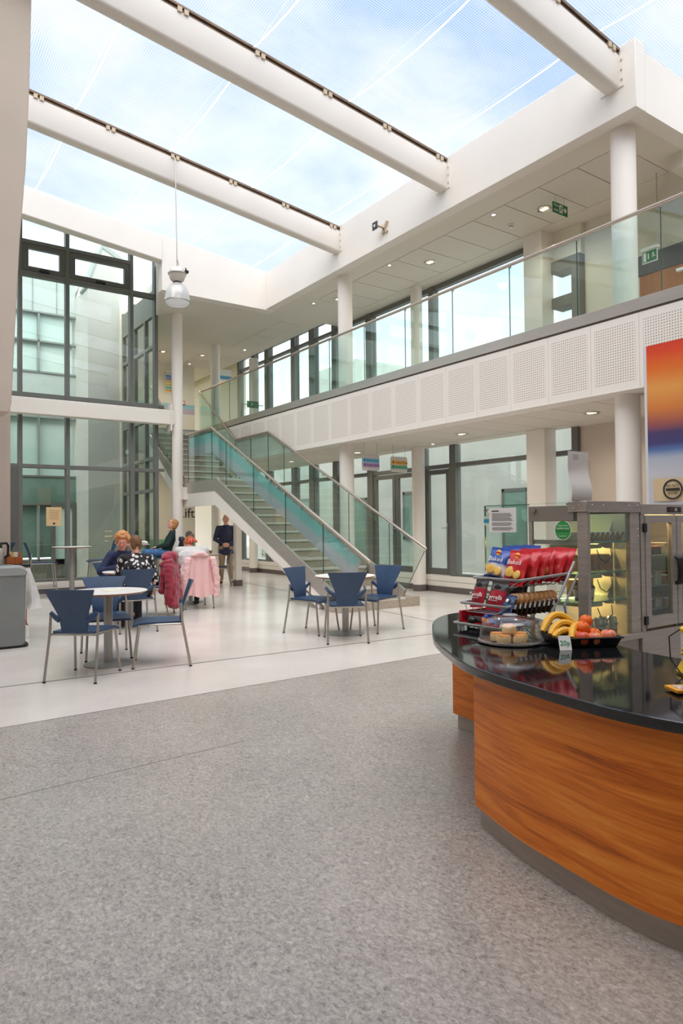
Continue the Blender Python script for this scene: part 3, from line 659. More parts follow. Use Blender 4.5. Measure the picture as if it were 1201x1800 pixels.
part('soffit', G().prism([(9.42, .0), (YLa + .05, 1.98), (YLb + .1, 1.98), (17.5, 3.40), (17.5, 3.45), (YLb + .08, 2.03), (YLa + .03, 2.03), (9.4, .05)], XL + .005, XR - .005, 0), WHITE, st, smooth=False)
part('column_bracket', G().box(5.98, 14.86, 2.0, XL - .02, 15.2, 2.28), WHITE, st, bev=.006, smooth=False)
pst = part('support_post', G().box(6.98, 14.22, 0, 7.12, 14.36, 2.03), COLUMN, st, bev=.004, smooth=False)
part('post_base', G().box(6.97, 14.21, 0, 7.13, 14.37, .14), SKIRT, pst, smooth=False)
# glass and handrails
rl = lambda y: .84 + .4785 * (y - 8.0)
def rz_(y):
    if y <= 13.55: return rl(y)
    if y <= 15.2: return rl(13.55)
    return min(5.05, rl(13.55) + (y - 15.2) * (5.05 - rl(13.55)) / 2.2)
def lo_(y):
    if y <= YLa - .12: return pl(y) + .1
    if y <= YLb: return ZL - .06
    return p2(y) + .08
for x, yend in ((XL - .012, 8.0), (XR + .012, 8.3)):
    lft = x < 7
    js = [yend, 9.25, 10.45, 11.65, 12.85, 13.55] + ([14.85] if lft else [14.4, 15.2])
    for i, (a, b) in enumerate(zip(js, js[1:])):
        if i == 0: poly = [(a + .03, rz_(a) - .04), (b - .005, rz_(b) - .04), (b - .005, lo_(b)), (a + .55, .22)]
        else:
            mid = [YLa - .12] if a < YLa - .12 < b else []
            poly = [(a + .005, rz_(a) - .04), (b - .005, rz_(b) - .04), (b - .005, lo_(b))] + [(m_, lo_(m_)) for m_ in mid] + [(a + .005, lo_(a))]
        gp = part('glass_panel', G().prism(poly, x - .006, x + .006, 0), GLASS_G, st, smooth=False)
        part('glass_edge', G().prism([(b - .011, rz_(b) - .045), (b - .004, rz_(b) - .045), (b - .004, lo_(b)), (b - .011, lo_(b))], x - .0065, x + .0065, 0), GLASS_EDGE, gp, smooth=False)
        if i == 0: part('glass_edge', G().tube([(x, a + .03, rz_(a) - .04), (x, a + .55, .22)], .006, 6), GLASS_EDGE, gp)
    ys = [15.2, 16.3, 17.4]
    for a, b in zip(ys, ys[1:]):
        part('glass_panel', G().prism([(a + .005, rz_(a) - .04), (b - .005, rz_(b) - .04), (b - .005, lo_(b)), (a + .005, lo_(a))], x - .006, x + .006, 0), GLASS_G, st, smooth=False)
    pts = [(x, yend, rz_(yend)), (x, 13.55, rz_(13.55))] + ([(x, 14.95, rz_(14.9))] if lft else [(x, 15.2, rz_(15.2)), (x, 17.4, 5.05)])
    part('handrail', G().tube(pts, .024, 10), RAILM, st)
    if lft: part('handrail', G().tube([(x, 15.35, rz_(15.35)), (x, 17.4, 5.05)], .024, 10), RAILM, st)
    y = yend + .6
    while y < 13.5:
        part('rail_bracket', G().box(x - .008, y - .03, rz_(y) - .06, x + .008, y + .03, rz_(y) - .015), STEEL, st, smooth=False); y += 1.2
def bandmat():
    k = NT('blue_pink_film'); c = k.n('ShaderNodeTexCoord'); sp = k.n('ShaderNodeSeparateXYZ'); k.l(c.outputs['UV'], sp.inputs[0])
    k.l(k.ramp(sp.outputs['Y'], [(.40, (196, 190, 204)), (.62, (140, 200, 204))]), k.b.inputs['Base Color']); k.b.inputs['Roughness'].default_value = .45; k.b.inputs['Alpha'].default_value = .88
    return k.m
def uvgrid(o, nu, nv):
    me = o.data; uv = me.uv_layers.new(name='UVMap')
    for l in me.loops: i = l.vertex_index; uv.data[l.index].uv = ((i % nu) / (nu - 1), (i // nu) / (nv - 1))
BANDF = bandmat()
def fb(u, v):
    y = 8.25 + (14.85 - 8.25) * u
    hi, l2 = rz_(y) - .1, rz_(y) - .53
    if y < 8.9: l2 = max(l2, .22 + (8.55 - y) * 2.0) if y < 8.55 else max(l2, .24)
    l2 = max(l2, lo_(y) + .005) if y > 9 else l2
    return (XL + .002, y, l2 + (hi - l2) * v)
o = part('film_band', G().grid(fb, 60, 4), BANDF, st, recalc=False, label='blue and pink film band on the stair glass'); uvgrid(o, 60, 4)
# ---------------------------------------------------------------- lamps, signs, small fittings
def downlight(x, y, z, label, r=.105, pw=70):
    t = thing('downlight', label, 'downlight', (x, y, z), group='recessed ceiling downlights')
    part('trim_ring', G().lathe([(r - .02, .012), (r, .006), (r + .012, -.004), (r + .004, -.012), (r - .018, -.006)], (x, y, z), 20, close=False), CHROME, t)
    part('reflector', G().lathe([(r - .018, -.004), (r - .03, .004), (.01, .008)], (x, y, z), 20, close=False), REFL, t)
    for k in (-1, 0, 1): part('lamp_tube', G().cyl((x + k * .028, y - r * .55, z - .004), (x + k * .028, y + r * .55, z - .004), .009, n=8), LAMPGLOW, t)
    ld = bpy.data.lights.new('downlight_lamp', 'SPOT'); ld.energy = pw; ld.spot_size = R(165); ld.spot_blend = .9; ld.shadow_soft_size = .1; ld.color = (1, .9, .74)
    lo = bpy.data.objects.new('downlight_lamp', ld); COL.objects.link(lo); lo.parent = t; lo.location = (0, 0, -.03)
    return t
for x, y, lab in ((8.77, 6.89, 'round gold downlight beside the fire exit sign'), (8.75, 9.52, 'round gold downlight in the upper tiles above the first glass joint'), (8.5, 12.2, 'round downlight partly behind the upper column')):
    downlight(x, y, 6.328, lab)
for x, y, lab in ((8.66, 6.02, 'round downlight under the gallery closest to the sunset panel'), (8.68, 8.67, 'round downlight under the gallery above the single door'), (8.9, 12.1, 'round downlight behind the blue zone sign'), (8.7, 14.6, 'round downlight under the gallery beyond the stair'), (8.6, 17.0, 'added downlight brightening the dark far corridor under the gallery'), (6.7, 18.6, 'added downlight brightening the hall in front of the lift wall')):  # last two lamps are added to brighten the dark corridor and hall
    downlight(x, y, 3.299 if x < 7 else 2.974, lab)
for x, y, lab in ((6.9, 18.6, 'downlight in the hall ceiling beside the tall column'), (8.0, 18.4, 'downlight in the hall ceiling behind the slim column')):
    downlight(x, y, 6.328, lab)
def spotdot(x, y, z, label):
    t = thing('spotlight', label, 'spotlight', (x, y, z), group='tiny ceiling spotlights')
    part('trim_ring', G().lathe([(.034, .0), (.046, -.004), (.046, -.009), (.03, -.007)], (x, y, z), 14, close=False), CHROME, t)
    part('lens', G().lathe([(.0, -.004), (.032, -.004)], (x, y, z), 14, close=False), DOTGLOW, t)
for x, y, z, lab in ((8.25, 7.47, 6.328, 'tiny bright ceiling spotlight left of the smoke detector'), (8.2, 10.06, 6.328, 'tiny bright ceiling spotlight near the upper column'), (8.2, 12.74, 6.328, 'tiny bright ceiling spotlight at the end of the tile strip'), (8.75, 17.2, 6.326, 'tiny bright ceiling spotlight over the far pale column'), (9.29, 10.09, 2.974, 'tiny ceiling spotlight above the round column by the door'), (8.1, 19.6, 6.328, 'tiny ceiling spotlight at the far hall corner')):
    spotdot(x, y, z, lab)
def detector(x, y, z, label):
    t = thing('smoke_detector', label, 'smoke detector', (x, y, z))
    part('base', G().lathe([(.058, 0), (.058, -.016), (.05, -.022)], (x, y, z), 20), PAPER, t); part('sensor_head', G().lathe([(.034, -.02), (.036, -.045), (.025, -.058)], (x, y, z), 16), PAPER, t)
    part('grille', G().lathe([(.037, -.028), (.037, -.036)], (x, y, z), 16), DKGREY, t)
detector(8.77, 7.57, 6.328, 'white smoke detector in the upper ceiling tiles'); detector(7.9, 19.2, 6.328, 'white smoke detector in the far hall ceiling')
# pendant lamp
px, py = 4.16, 10.56
pd = thing('pendant_lamp', 'industrial pendant lamp with a ribbed clear shade on a long cable', 'pendant lamp', (px, py, 5.0))
part('cable', G().cyl((px, py, 5.6), (px, py + .06, 7.42), .009, n=6), STEEL, pd)
part('cable_hook', G().tube([(px, py + .06, 7.4), (px, py + .1, 7.46), (px, py + .16, 7.47)], .012, 6), TAN, pd)
part('clip', G().tube([(px, py, 5.72), (px + .015, py, 5.66), (px, py, 5.6)], .014, 8), STEEL, pd)
LAMPW = mat('lamp_housing', (214, 206, 198), .35, .2)
part('gear_housing', G().lathe([(.02, .6), (.09, .59), (.125, .555), (.14, .5), (.143, .485), (.136, .47), (.11, .39), (.075, .36)], (px, py, 5.0), 24), LAMPW, pd)
part('housing_band', G().lathe([(.144, .478), (.15, .486), (.15, .496), (.143, .5)], (px, py, 5.0), 24, close=False), STEEL, pd)
part('bracket', G().box(px + .09, py - .12, 5.5, px + .15, py - .07, 5.54).cyl((px + .12, py - .1, 5.54), (px + .1, py - .1, 5.58), .01, n=6), BLACK, pd)
part('neck', G().lathe([(.06, .365), (.06, .34), (.075, .335)], (px, py, 5.0), 20), DKGREY, pd)
def shademat():
    k = NT('ribbed_clear_shade'); k.t.nodes.remove(k.b)
    tr = k.n('ShaderNodeBsdfTransparent', {'Color': (.93, .93, .92, 1)}); df = k.n('ShaderNodeBsdfTranslucent', {'Color': (.92, .91, .9, 1)}); gl = k.n('ShaderNodeBsdfGlossy', {'Roughness': .15})
    d2 = k.n('ShaderNodeBsdfDiffuse', {'Color': (.9, .89, .87, 1)}); m0 = k.n('ShaderNodeMixShader', {0: .5}); k.l(df.outputs[0], m0.inputs[1]); k.l(d2.outputs[0], m0.inputs[2])
    m1 = k.n('ShaderNodeMixShader', {0: .55}); m2 = k.n('ShaderNodeMixShader', {0: .1})
    k.l(tr.outputs[0], m1.inputs[1]); k.l(m0.outputs[0], m1.inputs[2]); k.l(m1.outputs[0], m2.inputs[1]); k.l(gl.outputs[0], m2.inputs[2]); k.l(m2.outputs[0], k.o.inputs[0]); return k.m
prof = [(.075, .335), (.115, .31), (.15, .26), (.178, .19), (.195, .11), (.206, .04)]
g = G()
for r_, z in prof: g.v += [(px + (r_ + .0025 * (j % 2)) * math.cos(2 * pi * j / 72), py + (r_ + .0025 * (j % 2)) * math.sin(2 * pi * j / 72), 5.0 + z) for j in range(72)]
g.f += [(i * 72 + j, i * 72 + (j + 1) % 72, (i + 1) * 72 + (j + 1) % 72, (i + 1) * 72 + j) for i in range(len(prof) - 1) for j in range(72)]
part('shade', g, shademat(), pd)
part('rim_ring', G().lathe([(.2, .045), (.215, .04), (.215, .03), (.2, .024)], (px, py, 5.0), 36, close=False), CHROME, pd)
part('lens_cover', G().lathe([(.203, .03), (.16, -.01), (.08, -.03), (0, -.035)], (px, py, 5.0), 30, close=False), shademat(), pd)
part('bulb', G().ell((px, py, 5.2), (.045, .045, .1)), PAPER, pd)
# spotlight fixing on the upstand
sf = thing('wall_fitting', 'small white bracket fitting with a dark plate on the upstand wall', 'fitting', (7.5, 9.34, 6.63))
part('cross_base', G().obox((7.485, 9.36, 6.6), (.03, .05, .24), 0, M.Translation((7.485, 9.3, 6.6)) @ M.Rotation(.6, 4, 'X')).obox((7.485, 9.36, 6.6), (.03, .05, .2), 0, M.Translation((7.485, 9.3, 6.58)) @ M.Rotation(-.7, 4, 'X')), TAN, sf)
part('arm', G().cyl((7.48, 9.3, 6.6), (7.37, 9.36, 6.63), .022, n=10), TAN, sf)
part('dark_plate', G().box(7.33, 9.32, 6.56, 7.345, 9.46, 6.7), DKGREY, sf, bev=.004); part('sensor', G().cyl((7.33, 9.39, 6.63), (7.322, 9.39, 6.63), .022, n=10), PAPER, sf)
# hanging zone signs
def zsign(x0, x1, y, z0, z1, rows, label):
    t = thing('hanging_sign', label, 'sign', ((x0 + x1) / 2, y, z0))
    part('panel', G().prism([(x0 + .02, z0), (x1 - .02, z0 - .0), (x1, z0 + .02), (x1, z1 - .02), (x1 - .02, z1), (x0 + .02, z1), (x0, z1 - .02), (x0, z0 + .02)], y, y + .025, 1), mat('sign_panel', (206, 196, 194), .5), t, smooth=False)
    for x in (x0 + .05, x1 - .05): part('wire', G().cyl((x, y + .012, z1), (x, y + .012, 2.975), .004, n=5), STEEL, t)
    h = z1 - z0
    for i, (c, s) in enumerate(rows):
        zc = z0 + h * (.62 - .29 * i)
        part('colour_band', G().box(x0, y - .003, zc - h * .13, x1, y, zc + h * .13), mat('band_%02x%02x%02x' % c, c, .5), t, smooth=False)
        text('lettering', s, .062, (x0 + .1, y - .004, zc), (1, 0, 0), (0, 0, 1), TXT, t, 'LEFT')
        a = x0 + .05
        part('arrow', G().prism([(a - .008, zc - .03), (a + .008, zc - .03), (a + .008, zc + .005), (a + .025, zc + .005), (a, zc + .035), (a - .025, zc + .005), (a - .008, zc + .005)], y - .004, y - .002, 1), TXT, t, smooth=False)
    return t
zsign(7.84, 8.25, 10.5, 2.43, 2.74, [((104, 184, 226), 'Blue Zone'), ((176, 140, 196), 'Purple Zone')], 'hanging sign with blue and purple bands reading Blue Zone')
zsign(8.55, 8.96, 10.5, 2.42, 2.73, [((226, 166, 72), 'Yellow Zone'), ((110, 176, 138), 'Green Zone')], 'hanging sign with orange and green bands reading Yellow Zone')
def running(t, cx, cz, s, plane, m):
    """a little running figure from strokes; plane maps (a,b) to world"""
    seg = [((0, .5), (0, .5), .16), ((0, .3), (-.1, -.1), .1), ((-.1, -.1), (.2, -.3), .07), ((.2, -.3), (.1, -.6), .07), ((-.1, -.1), (-.3, -.4), .07), ((-.3, -.4), (-.6, -.45), .07), ((0, .2), (.3, .1), .06), ((0, .25), (-.35, .05), .06)]
    for p, q, w in seg:
        d = V((q[0] - p[0], q[1] - p[1])); d = d.normalized() if d.length > 0 else V((0, 1)); n = V((-d.y, d.x)) * w
        e = d * w
        P = [(cx + (a.x) * s, cz + (a.y) * s) for a in (V(p) + n - e, V(q) + n + e, V(q) - n + e, V(p) - n - e)]
        part('running_figure', G().prism(P, plane[1], plane[2], plane[0]), m, t, smooth=False)
fe = thing('exit_sign', 'green fire exit sign with a running figure hung from the upper ceiling', 'exit sign', (8.65, 6.5, 6.08))
part('panel', G().box(8.48, 6.5, 6.065, 8.83, 6.512, 6.225), GREEN, fe, smooth=False)
for x in (8.55, 8.76): part('wire', G().cyl((x, 6.506, 6.22), (x, 6.506, 6.33), .003, n=5), STEEL, fe)
text('lettering', 'Fire\nexit', .07, (8.5, 6.497, 6.145), (1, 0, 0), (0, 0, 1), TXTW, fe, 'LEFT')
part('door_symbol', G().box(8.63, 6.496, 6.085, 8.705, 6.5, 6.205), TXTW, fe, smooth=False); running(fe, 8.668, 6.145, .06, (1, 6.493, 6.4965), GREEN)
part('arrow', G().prism([(8.72, 6.135), (8.76, 6.135), (8.745, 6.11), (8.77, 6.11), (8.805, 6.145), (8.77, 6.18), (8.745, 6.18), (8.76, 6.155), (8.72, 6.155)], 6.496, 6.5, 1), TXTW, fe, smooth=False)
ex = thing('exit_sign', 'white edged green exit sign hanging in front of the orange doors', 'exit sign', (9.2, 5.4, 5.1))
part('lamp_body', G().box(9.17, 5.27, 5.27, 9.23, 5.53, 5.31), PAPER, ex, bev=.004); part('white_panel', G().box(9.194, 5.285, 5.09, 9.206, 5.515, 5.27), TXTW, ex, smooth=False)
part('green_panel', G().box(9.19, 5.295, 5.105, 9.194, 5.505, 5.255), GREEN, ex, smooth=False)
part('door_symbol', G().box(9.187, 5.45, 5.115, 9.19, 5.49, 5.24), TXTW, ex, smooth=False); running(ex, 5.345, 5.185, .055, (0, 9.187, 9.19), TXTW)
part('arrow', G().box(9.187, 5.41, 5.14, 9.19, 5.425, 5.22), TXTW, ex, smooth=False); part('bracket', G().cyl((9.2, 5.28, 5.3), (9.2, 5.28, 6.33), .008, n=6), STEEL, ex)
e3 = thing('exit_sign', 'small green exit sign seen through the far gallery glass', 'exit sign', (8.6, 16.5, 4.6))
part('panel', G().box(8.45, 16.5, 4.58, 8.8, 16.51, 4.76), GREEN, e3, smooth=False); running(e3, 8.6, 4.67, .07, (1, 16.495, 16.5), TXTW); part('bracket', G().box(8.3, 16.505, 4.65, 8.95, 16.51, 4.67).cyl((8.3, 16.5, 4.66), (8.3, 16.5, 4.0), .012, n=6), DKGREY, e3)
ds = thing('directory_sign', 'tall wall directory sign with coloured bands behind the tall column', 'sign', (7.75, 19.98, 5.48))
part('panel', G().box(7.47, 19.96, 5.46, 8.02, 19.99, 6.12), PAPER, ds, smooth=False)
for i, c in enumerate(((238, 234, 226), (110, 176, 222), (178, 150, 200), (232, 206, 120), (232, 206, 120), (120, 200, 190), (236, 178, 84))):
    z = 6.09 - i * .088
    part('colour_band', G().box(7.48, 19.955, z - .085, 8.01, 19.962, z), mat('dir_%d' % i, c, .6), ds, smooth=False)
    text('lettering', ('Way in', 'Blue Zone', 'Purple Zone', 'Yellow Zone', 'Yellow Zone', 'Green Zone', 'Orange Zone')[i], .055, (7.56, 19.952, z - .042), (1, 0, 0), (0, 0, 1), TXT, ds, 'LEFT')
    part('arrow_dot', G().box(7.5, 19.951, z - .05, 7.525, 19.955, z - .03), TXT, ds, smooth=False)
hb = thing('hanging_banner', 'small white sign with a blue band hung by the far upper windows', 'sign', (9.3, 19.2, 6.0))
part('panel', G().box(8.9, 19.2, 5.85, 9.3, 19.22, 6.2), PAPER, hb, smooth=False); part('colour_band', G().box(8.9, 19.19, 5.9, 9.3, 19.2, 6.0), mat('banner_blue', (96, 170, 214), .5), hb, smooth=False); part('wire', G().cyl((9.1, 19.21, 6.2), (9.1, 19.21, 6.33), .005, n=5), STEEL, hb)
cm = thing('security_camera', 'black camera fixed to the leaning plaster bulkhead', 'camera', (1.08, 7.95, 2.6))
part('housing', G().obox((1.08, 7.9, 2.6), (.09, .16, .09)), BLACK, cm, bev=.01); part('bracket', G().cyl((1.08, 7.95, 2.62), (1.08, 8.01, 2.7), .015, n=8), DKGREY, cm); part('lens', G().cyl((1.1, 7.82, 2.58), (1.11, 7.8, 2.57), .03, n=10), DKGREY, cm)
fa2 = thing('fire_alarm', 'small red fire alarm box beside the tall column in the hall', 'fire alarm', (8.02, 19.96, 5.2))
part('box', G().box(7.99, 19.94, 5.13, 8.09, 19.99, 5.25), mat('alarm_red', (200, 40, 34), .4), fa2, bev=.006); part('glass_plate', G().box(8.01, 19.935, 5.16, 8.07, 19.941, 5.22), PAPER, fa2, smooth=False)
gb = thing('glass_screen', 'low glass screen with a pale rail before the orange doors', 'screen', (8.9, 4.4, 4.0))
part('pane', G().box(8.9, 3.2, 4.05, 8.912, 4.75, 4.72), GLASS_G, gb, smooth=False); part('top_rail', G().box(8.88, 3.2, 4.72, 8.93, 4.85, 4.76), PAPER, gb, bev=.004); part('post', G().box(8.89, 4.7, 4.0, 8.92, 4.74, 4.72), STEEL, gb, smooth=False)
# ---------------------------------------------------------------- chairs and tables
def make_chair(label, arms=True, dz=0.0, group='blue plastic chairs'):
    t = thing('tall_chair' if dz else 'chair', label, 'chair', group=group)
    s = .45 + dz
    def seatf(u, v):
        w = .40 + .04 * v; x = (u - .5) * w; y = -.21 + .47 * v
        z = s - .012 * math.sin(pi * u) * math.sin(pi * min(1, v * 1.1)) - (.028 * max(0, (v - .8) / .2) ** 2)
        return (x, y, z)
    part('seat', G().sheet(seatf, 9, 9, (0, 0, -.022)), CHAIR_BLUE, t, bev=.004, world=False)
    def bk(u, v):
        z = s - .02 + .40 * v
        hw = .118 + .025 * min(1, v / .42) if v < .42 else .143 + .092 * (v - .42) / .58
        x = (u - .5) * 2 * hw
        y = -.205 - .02 * v - .10 * max(0, v - .15) ** 1.3 - .022 * math.cos(pi * (u - .5)) * (.3 + v)
        return (x, y, z)
    part('backrest', G().sheet(bk, 11, 15, (0, .014, 0)), CHAIR_BLUE, t, bev=.003, world=False)
    zt_ = s + .165
    foot = .055 * (1 + dz)
    for sx in (-1, 1):
        part('leg', G().tube([(sx * .238, -.235 - foot, .012), (sx * .225, -.215, s - .02), (sx * .222, -.2, zt_)], .0125, 8), CHAIR_LEG, t, world=False)
        part('leg', G().tube([(sx * .225, .235 + foot * .35, .012), (sx * .2, .2, s - .03)], .0125, 8), CHAIR_LEG, t, world=False)
        part('foot_cap', G().cyl((sx * .238, -.236 - foot, 0), (sx * .238, -.235 - foot, .014), .0145, n=8), BLACK, t, world=False)
        part('foot_cap', G().cyl((sx * .225, .236 + foot * .35, 0), (sx * .225, .235 + foot * .35, .014), .0145, n=8), BLACK, t, world=False)
        part('arm', G().tube([(sx * .128, -.222, s + .10), (sx * .17, -.22, s + .125), (sx * .218, -.205, s + .165)] + ([(sx * .232, -.06, s + .185)] if arms else []), [(.03, .012), (.026, .012), (.021, .014)] + ([(.02, .013)] if arms else []), 8, flat=(0, 0, 1)), CHAIR_BLUE, t, world=False)
        part('seat_rail', G().tube([(sx * .215, -.21, s - .03), (sx * .2, .2, s - .032)], .01, 6), CHAIR_LEG, t, world=False)
    part('cross_tube', G().tube([(-.215, -.2, s - .034), (.215, -.2, s - .034)], .01, 6), CHAIR_LEG, t, world=False)
    if dz:
        z = .24
        part('foot_rail', G().tube([(-.232, -.27, z), (-.218, .24, z), (.218, .24, z), (.232, -.27, z)], .009, 6), CHAIR_LEG, t, world=False)
    return t
CH = make_chair('x', False); TC = make_chair('x', False, .27, 'tall blue bar chairs')
CH['label'] = 'blue chair with its back to the view at the near round table'; CH.location = (1.68, 6.585, 0); CH.rotation_euler.z = rotz((.37, .43)); W[CH] = M.Translation((1.68, 6.585, 0)) @ M.Rotation(rotz((.37, .43)), 4, 'Z')
gch = 'blue plastic chairs'
dup(CH, (2.455, 6.74, 0), rotz((-.465, .175)), 'blue chair seen side on at the near round table beside the floor joint')
dup(CH, (2.13, 7.47, 0), rotz((-.1, -.53)), 'blue chair facing the view behind the near round table')
dup(CH, (2.97, 9.12, 0), rotz((.12, .9)), 'blue chair the person in the floral top sits on')
dup(CH, (3.14, 10.56, 0), rotz((.1, -.95)), 'blue chair under the curly haired woman')
dup(CH, (3.71, 10.52, 0), rotz((-.8, .5)), 'blue chair with a dark red coat on its back and handbags on its seat')
dup(CH, (4.64, 11.02, 0), rotz((.17, .98)), 'blue chair covered by the pink checked jacket')
dup(CH, (4.75, 7.47, 0), rotz((.35, -.9)), 'blue chair on the stair side of the round table by the staircase')
CA = make_chair('blue armchair with its back to the view at the table by the staircase', True); CA.location = (4.73, 6.72, 0); CA.rotation_euler.z = rotz((.47, .88))
dup(CH, (5.49, 7.10, 0), rotz((-.95, -.25)), 'blue chair angled toward the table in front of the bottom step')
dup(CH, (6.72, 14.62, 0), rotz((-.85, .45)), 'blue chair beside the standing man and the stair post')
dup(CH, (6.52, 15.78, 0), rotz((.8, -.5)), 'blue chair under the grey haired man behind the tall column')
TC['label'] = 'tall blue bar chair facing the high table from the side of the bin'; tl = (2.84, 14.3, 0); TC.location = tl; TC.rotation_euler.z = rotz((.95, -.1)); W[TC] = M.Translation(tl) @ M.Rotation(rotz((.95, -.1)), 4, 'Z')
dup(TC, (2.08, 14.85, 0), rotz((-.7, .7)), 'tall blue bar chair half hidden behind the flask')
dup(TC, (4.0, 14.42, 0), rotz((-.95, .1)), 'tall blue bar chair behind the curly haired woman')
dup(TC, (5.42, 14.42, 0), rotz((-.93, .3)), 'tall blue bar chair the woman in green sits on')
def make_table(label, loc, h, r=.385, br=.235, pr_=.043, nm='round_table', group='round white cafe tables'):
    x, y, _ = loc
    t = thing(nm, label, 'table', loc, group=group)
    part('top', G().lathe([(0, h - .004), (r - .004, h - .004), (r, h - .008), (r, h - .003), (r - .003, h), (0, h)], (x, y, 0), 48, close=False), TABLE_TOP, t)
    part('ply_edge', G().lathe([(0, h - .028), (r - .03, h - .028), (r - .004, h - .012), (r - .004, h - .0045), (0, h - .0045)], (x, y, 0), 48, close=False), PLY, t)
    part('pole', G().lathe([(pr_, .02), (pr_, h - .03)], (x, y, 0), 24), TABLE_GREY, t)
    part('collar', G().lathe([(pr_ + .06, h - .034), (pr_ + .06, h - .028), (pr_, h - .028)], (x, y, 0), 24), TABLE_GREY, t)
    part('base_plate', G().lathe([(0, 0), (br, 0), (br + .003, .004), (br, .012), (br - .08, .018), (pr_, .024), (0, .024)], (x, y, 0), 40, close=False), TABLE_GREY, t)
    return t
make_table('near round white table with a card lying on it', (2.02, 7.03, 0), .74)
make_table('round white table in front of the staircase foot', (5.02, 7.12, 0), .74)
make_table('round white table between the curly haired woman and the floral top', (3.16, 9.9, 0), .74)
make_table('round table the person in grey leans over', (4.85, 11.75, 0), .74)
make_table('far round table beside the standing man', (6.42, 14.78, 0), .74)
make_table('high round table on a grey pole before the courtyard window', (3.42, 14.4, 0), 1.0, .37, .24, .05, 'high_table', 'high round tables')
make_table('high round table with crockery behind the seated pair', (4.8, 14.88, 0), 1.0, .37, .24, .05, 'high_table', 'high round tables')
solo('menu_card', G().obox((2.06, 7.02, .7425), (.2, .11, .003), .5), mat('cream_card', (226, 222, 200), .7), 'pale card lying on the near round table', 'card', bev=.001)
# crockery on the high table
pt = (4.98, 14.72)
solo('plate', G().lathe([(.0, 0), (.06, 0), (.125, .018), (.128, .021), (.06, .006), (0, .006)], (pt[0], pt[1], 1.0), 28, close=False), PAPER, 'white plate at the edge of the high table', 'plate')
solo('napkin', G().sheet(lambda u, v: (pt[0] - .09 + .18 * u, pt[1] - .08 + .16 * v, 1.026 + .07 * abs(math.sin(4 * u + 3 * v)) * (1 - abs(u - .5)) * (1 - abs(v - .5))), 12, 12, (0, 0, .003)), PAPER, 'crumpled white napkin on the plate on the high table', 'napkin')
cu = thing('cup', 'white cup on the high table behind the pair', 'cup', (4.72, 14.68, 1.0)); part('bowl', G().lathe([(.03, 0), (.042, .07), (.04, .07), (.028, .006)], (4.72, 14.68, 1.0), 20), PAPER, cu); part('handle', G().tube([(4.758, 14.68, 1.06), (4.785, 14.68, 1.05), (4.785, 14.68, 1.03), (4.755, 14.68, 1.02)], .005, 6), PAPER, cu)
for i, (x, y) in enumerate(((6.55, 14.68), (6.4, 14.62))):
    solo('saucer', G().lathe([(0, 0), (.05, 0), (.075, .014), (0, .006)], (x, y, .74), 20), PAPER, ('small saucer at the edge of the far table', 'small saucer toward the middle of the far table')[i], 'saucer')
c2 = thing('cup', 'brown cup standing on the far table', 'cup', (6.55, 14.68, .752)); part('bowl', G().lathe([(.03, 0), (.04, .07), (.037, .07), (.028, .006)], (6.55, 14.68, .752), 16), mat('cup_brown', (128, 96, 78), .4), c2); part('handle', G().tube([(6.588, 14.68, .81), (6.61, 14.68, .8), (6.61, 14.68, .78), (6.585, 14.68, .77)], .005, 6), PAPER, c2)
TMPS = bpy.data.scenes.new('shaping'); TRASH = []
def blobmesh(name, items, voxel=.012, sm=2, jitter=0, seed=1):
    g = G()
    for it in items:
        if it[0] == 'h': g.hull(*it[1:])
        elif it[0] == 'e': g.ell(*it[1:])
        elif it[0] == 't': g.tube(*it[1:])
    me = mesh_of(g, name, True, False); o = bpy.data.objects.new('tmp', me); TMPS.collection.objects.link(o)
    m = o.modifiers.new('r', 'REMESH'); m.mode = 'VOXEL'; m.voxel_size = voxel; m.use_smooth_shade = True
    if sm: q = o.modifiers.new('s', 'SMOOTH'); q.iterations = sm; q.factor = .5
    with bpy.context.temp_override(scene=TMPS, view_layer=TMPS.view_layers[0]):
        dg = bpy.context.evaluated_depsgraph_get(); dg.update(); r = bpy.data.meshes.new_from_object(o.evaluated_get(dg)); r.name = name
    TMPS.collection.objects.unlink(o); TRASH.extend((o, me))
    if jitter:
        nr = [v.normal.copy() for v in r.vertices]; out = []
        for v, nn in zip(r.vertices, nr):
            p = v.co; k = NZ.noise(p * 14 + V((seed, 0, 0))) + .5 * NZ.noise(p * 30 + V((0, seed, 0))); out.extend(p + nn * (k * jitter))
        r.vertices.foreach_set('co', out)
    r.polygons.foreach_set('use_smooth', [True] * len(r.polygons))
    return r
def blob(name, items, m, parent, **k):
    me = blobmesh(name, items, **k); me.materials.append(m)
    o = bpy.data.objects.new(name, me); COL.objects.link(o); o.parent = parent; W[o] = W[parent] if parent else M.Identity(4)
    return o
# bags on the red coat chair
BAGM = mat('black_leather', (22, 21, 22), .35)
bg_ = thing('handbag', 'black leather handbag on the chair with the red coat', 'handbag', (3.58, 10.56, .455), .3)
blob('body', [('h', (-.1, 0, .06), (.05, .07, .06), (.1, 0, .06), (.05, .07, .06)), ('h', (-.07, 0, .15), (.04, .05, .05), (.07, 0, .15), (.04, .05, .05))], BAGM, bg_, jitter=.006)
part('strap', G().tube([(-.1, 0, .16), (-.06, .02, .27), (.06, .02, .27), (.1, 0, .16)], .008, 6), BAGM, bg_, world=False)
b2 = thing('handbag', 'smaller black bag with a chain pushed beside the red coat', 'handbag', (3.73, 10.42, .455), -.4)
blob('body', [('h', (-.06, 0, .05), (.05, .06, .05), (.06, 0, .06), (.05, .06, .05)), ('e', (0, 0, .12), (.08, .05, .06))], mat('black_bag', (30, 29, 29), .5), b2, jitter=.008)
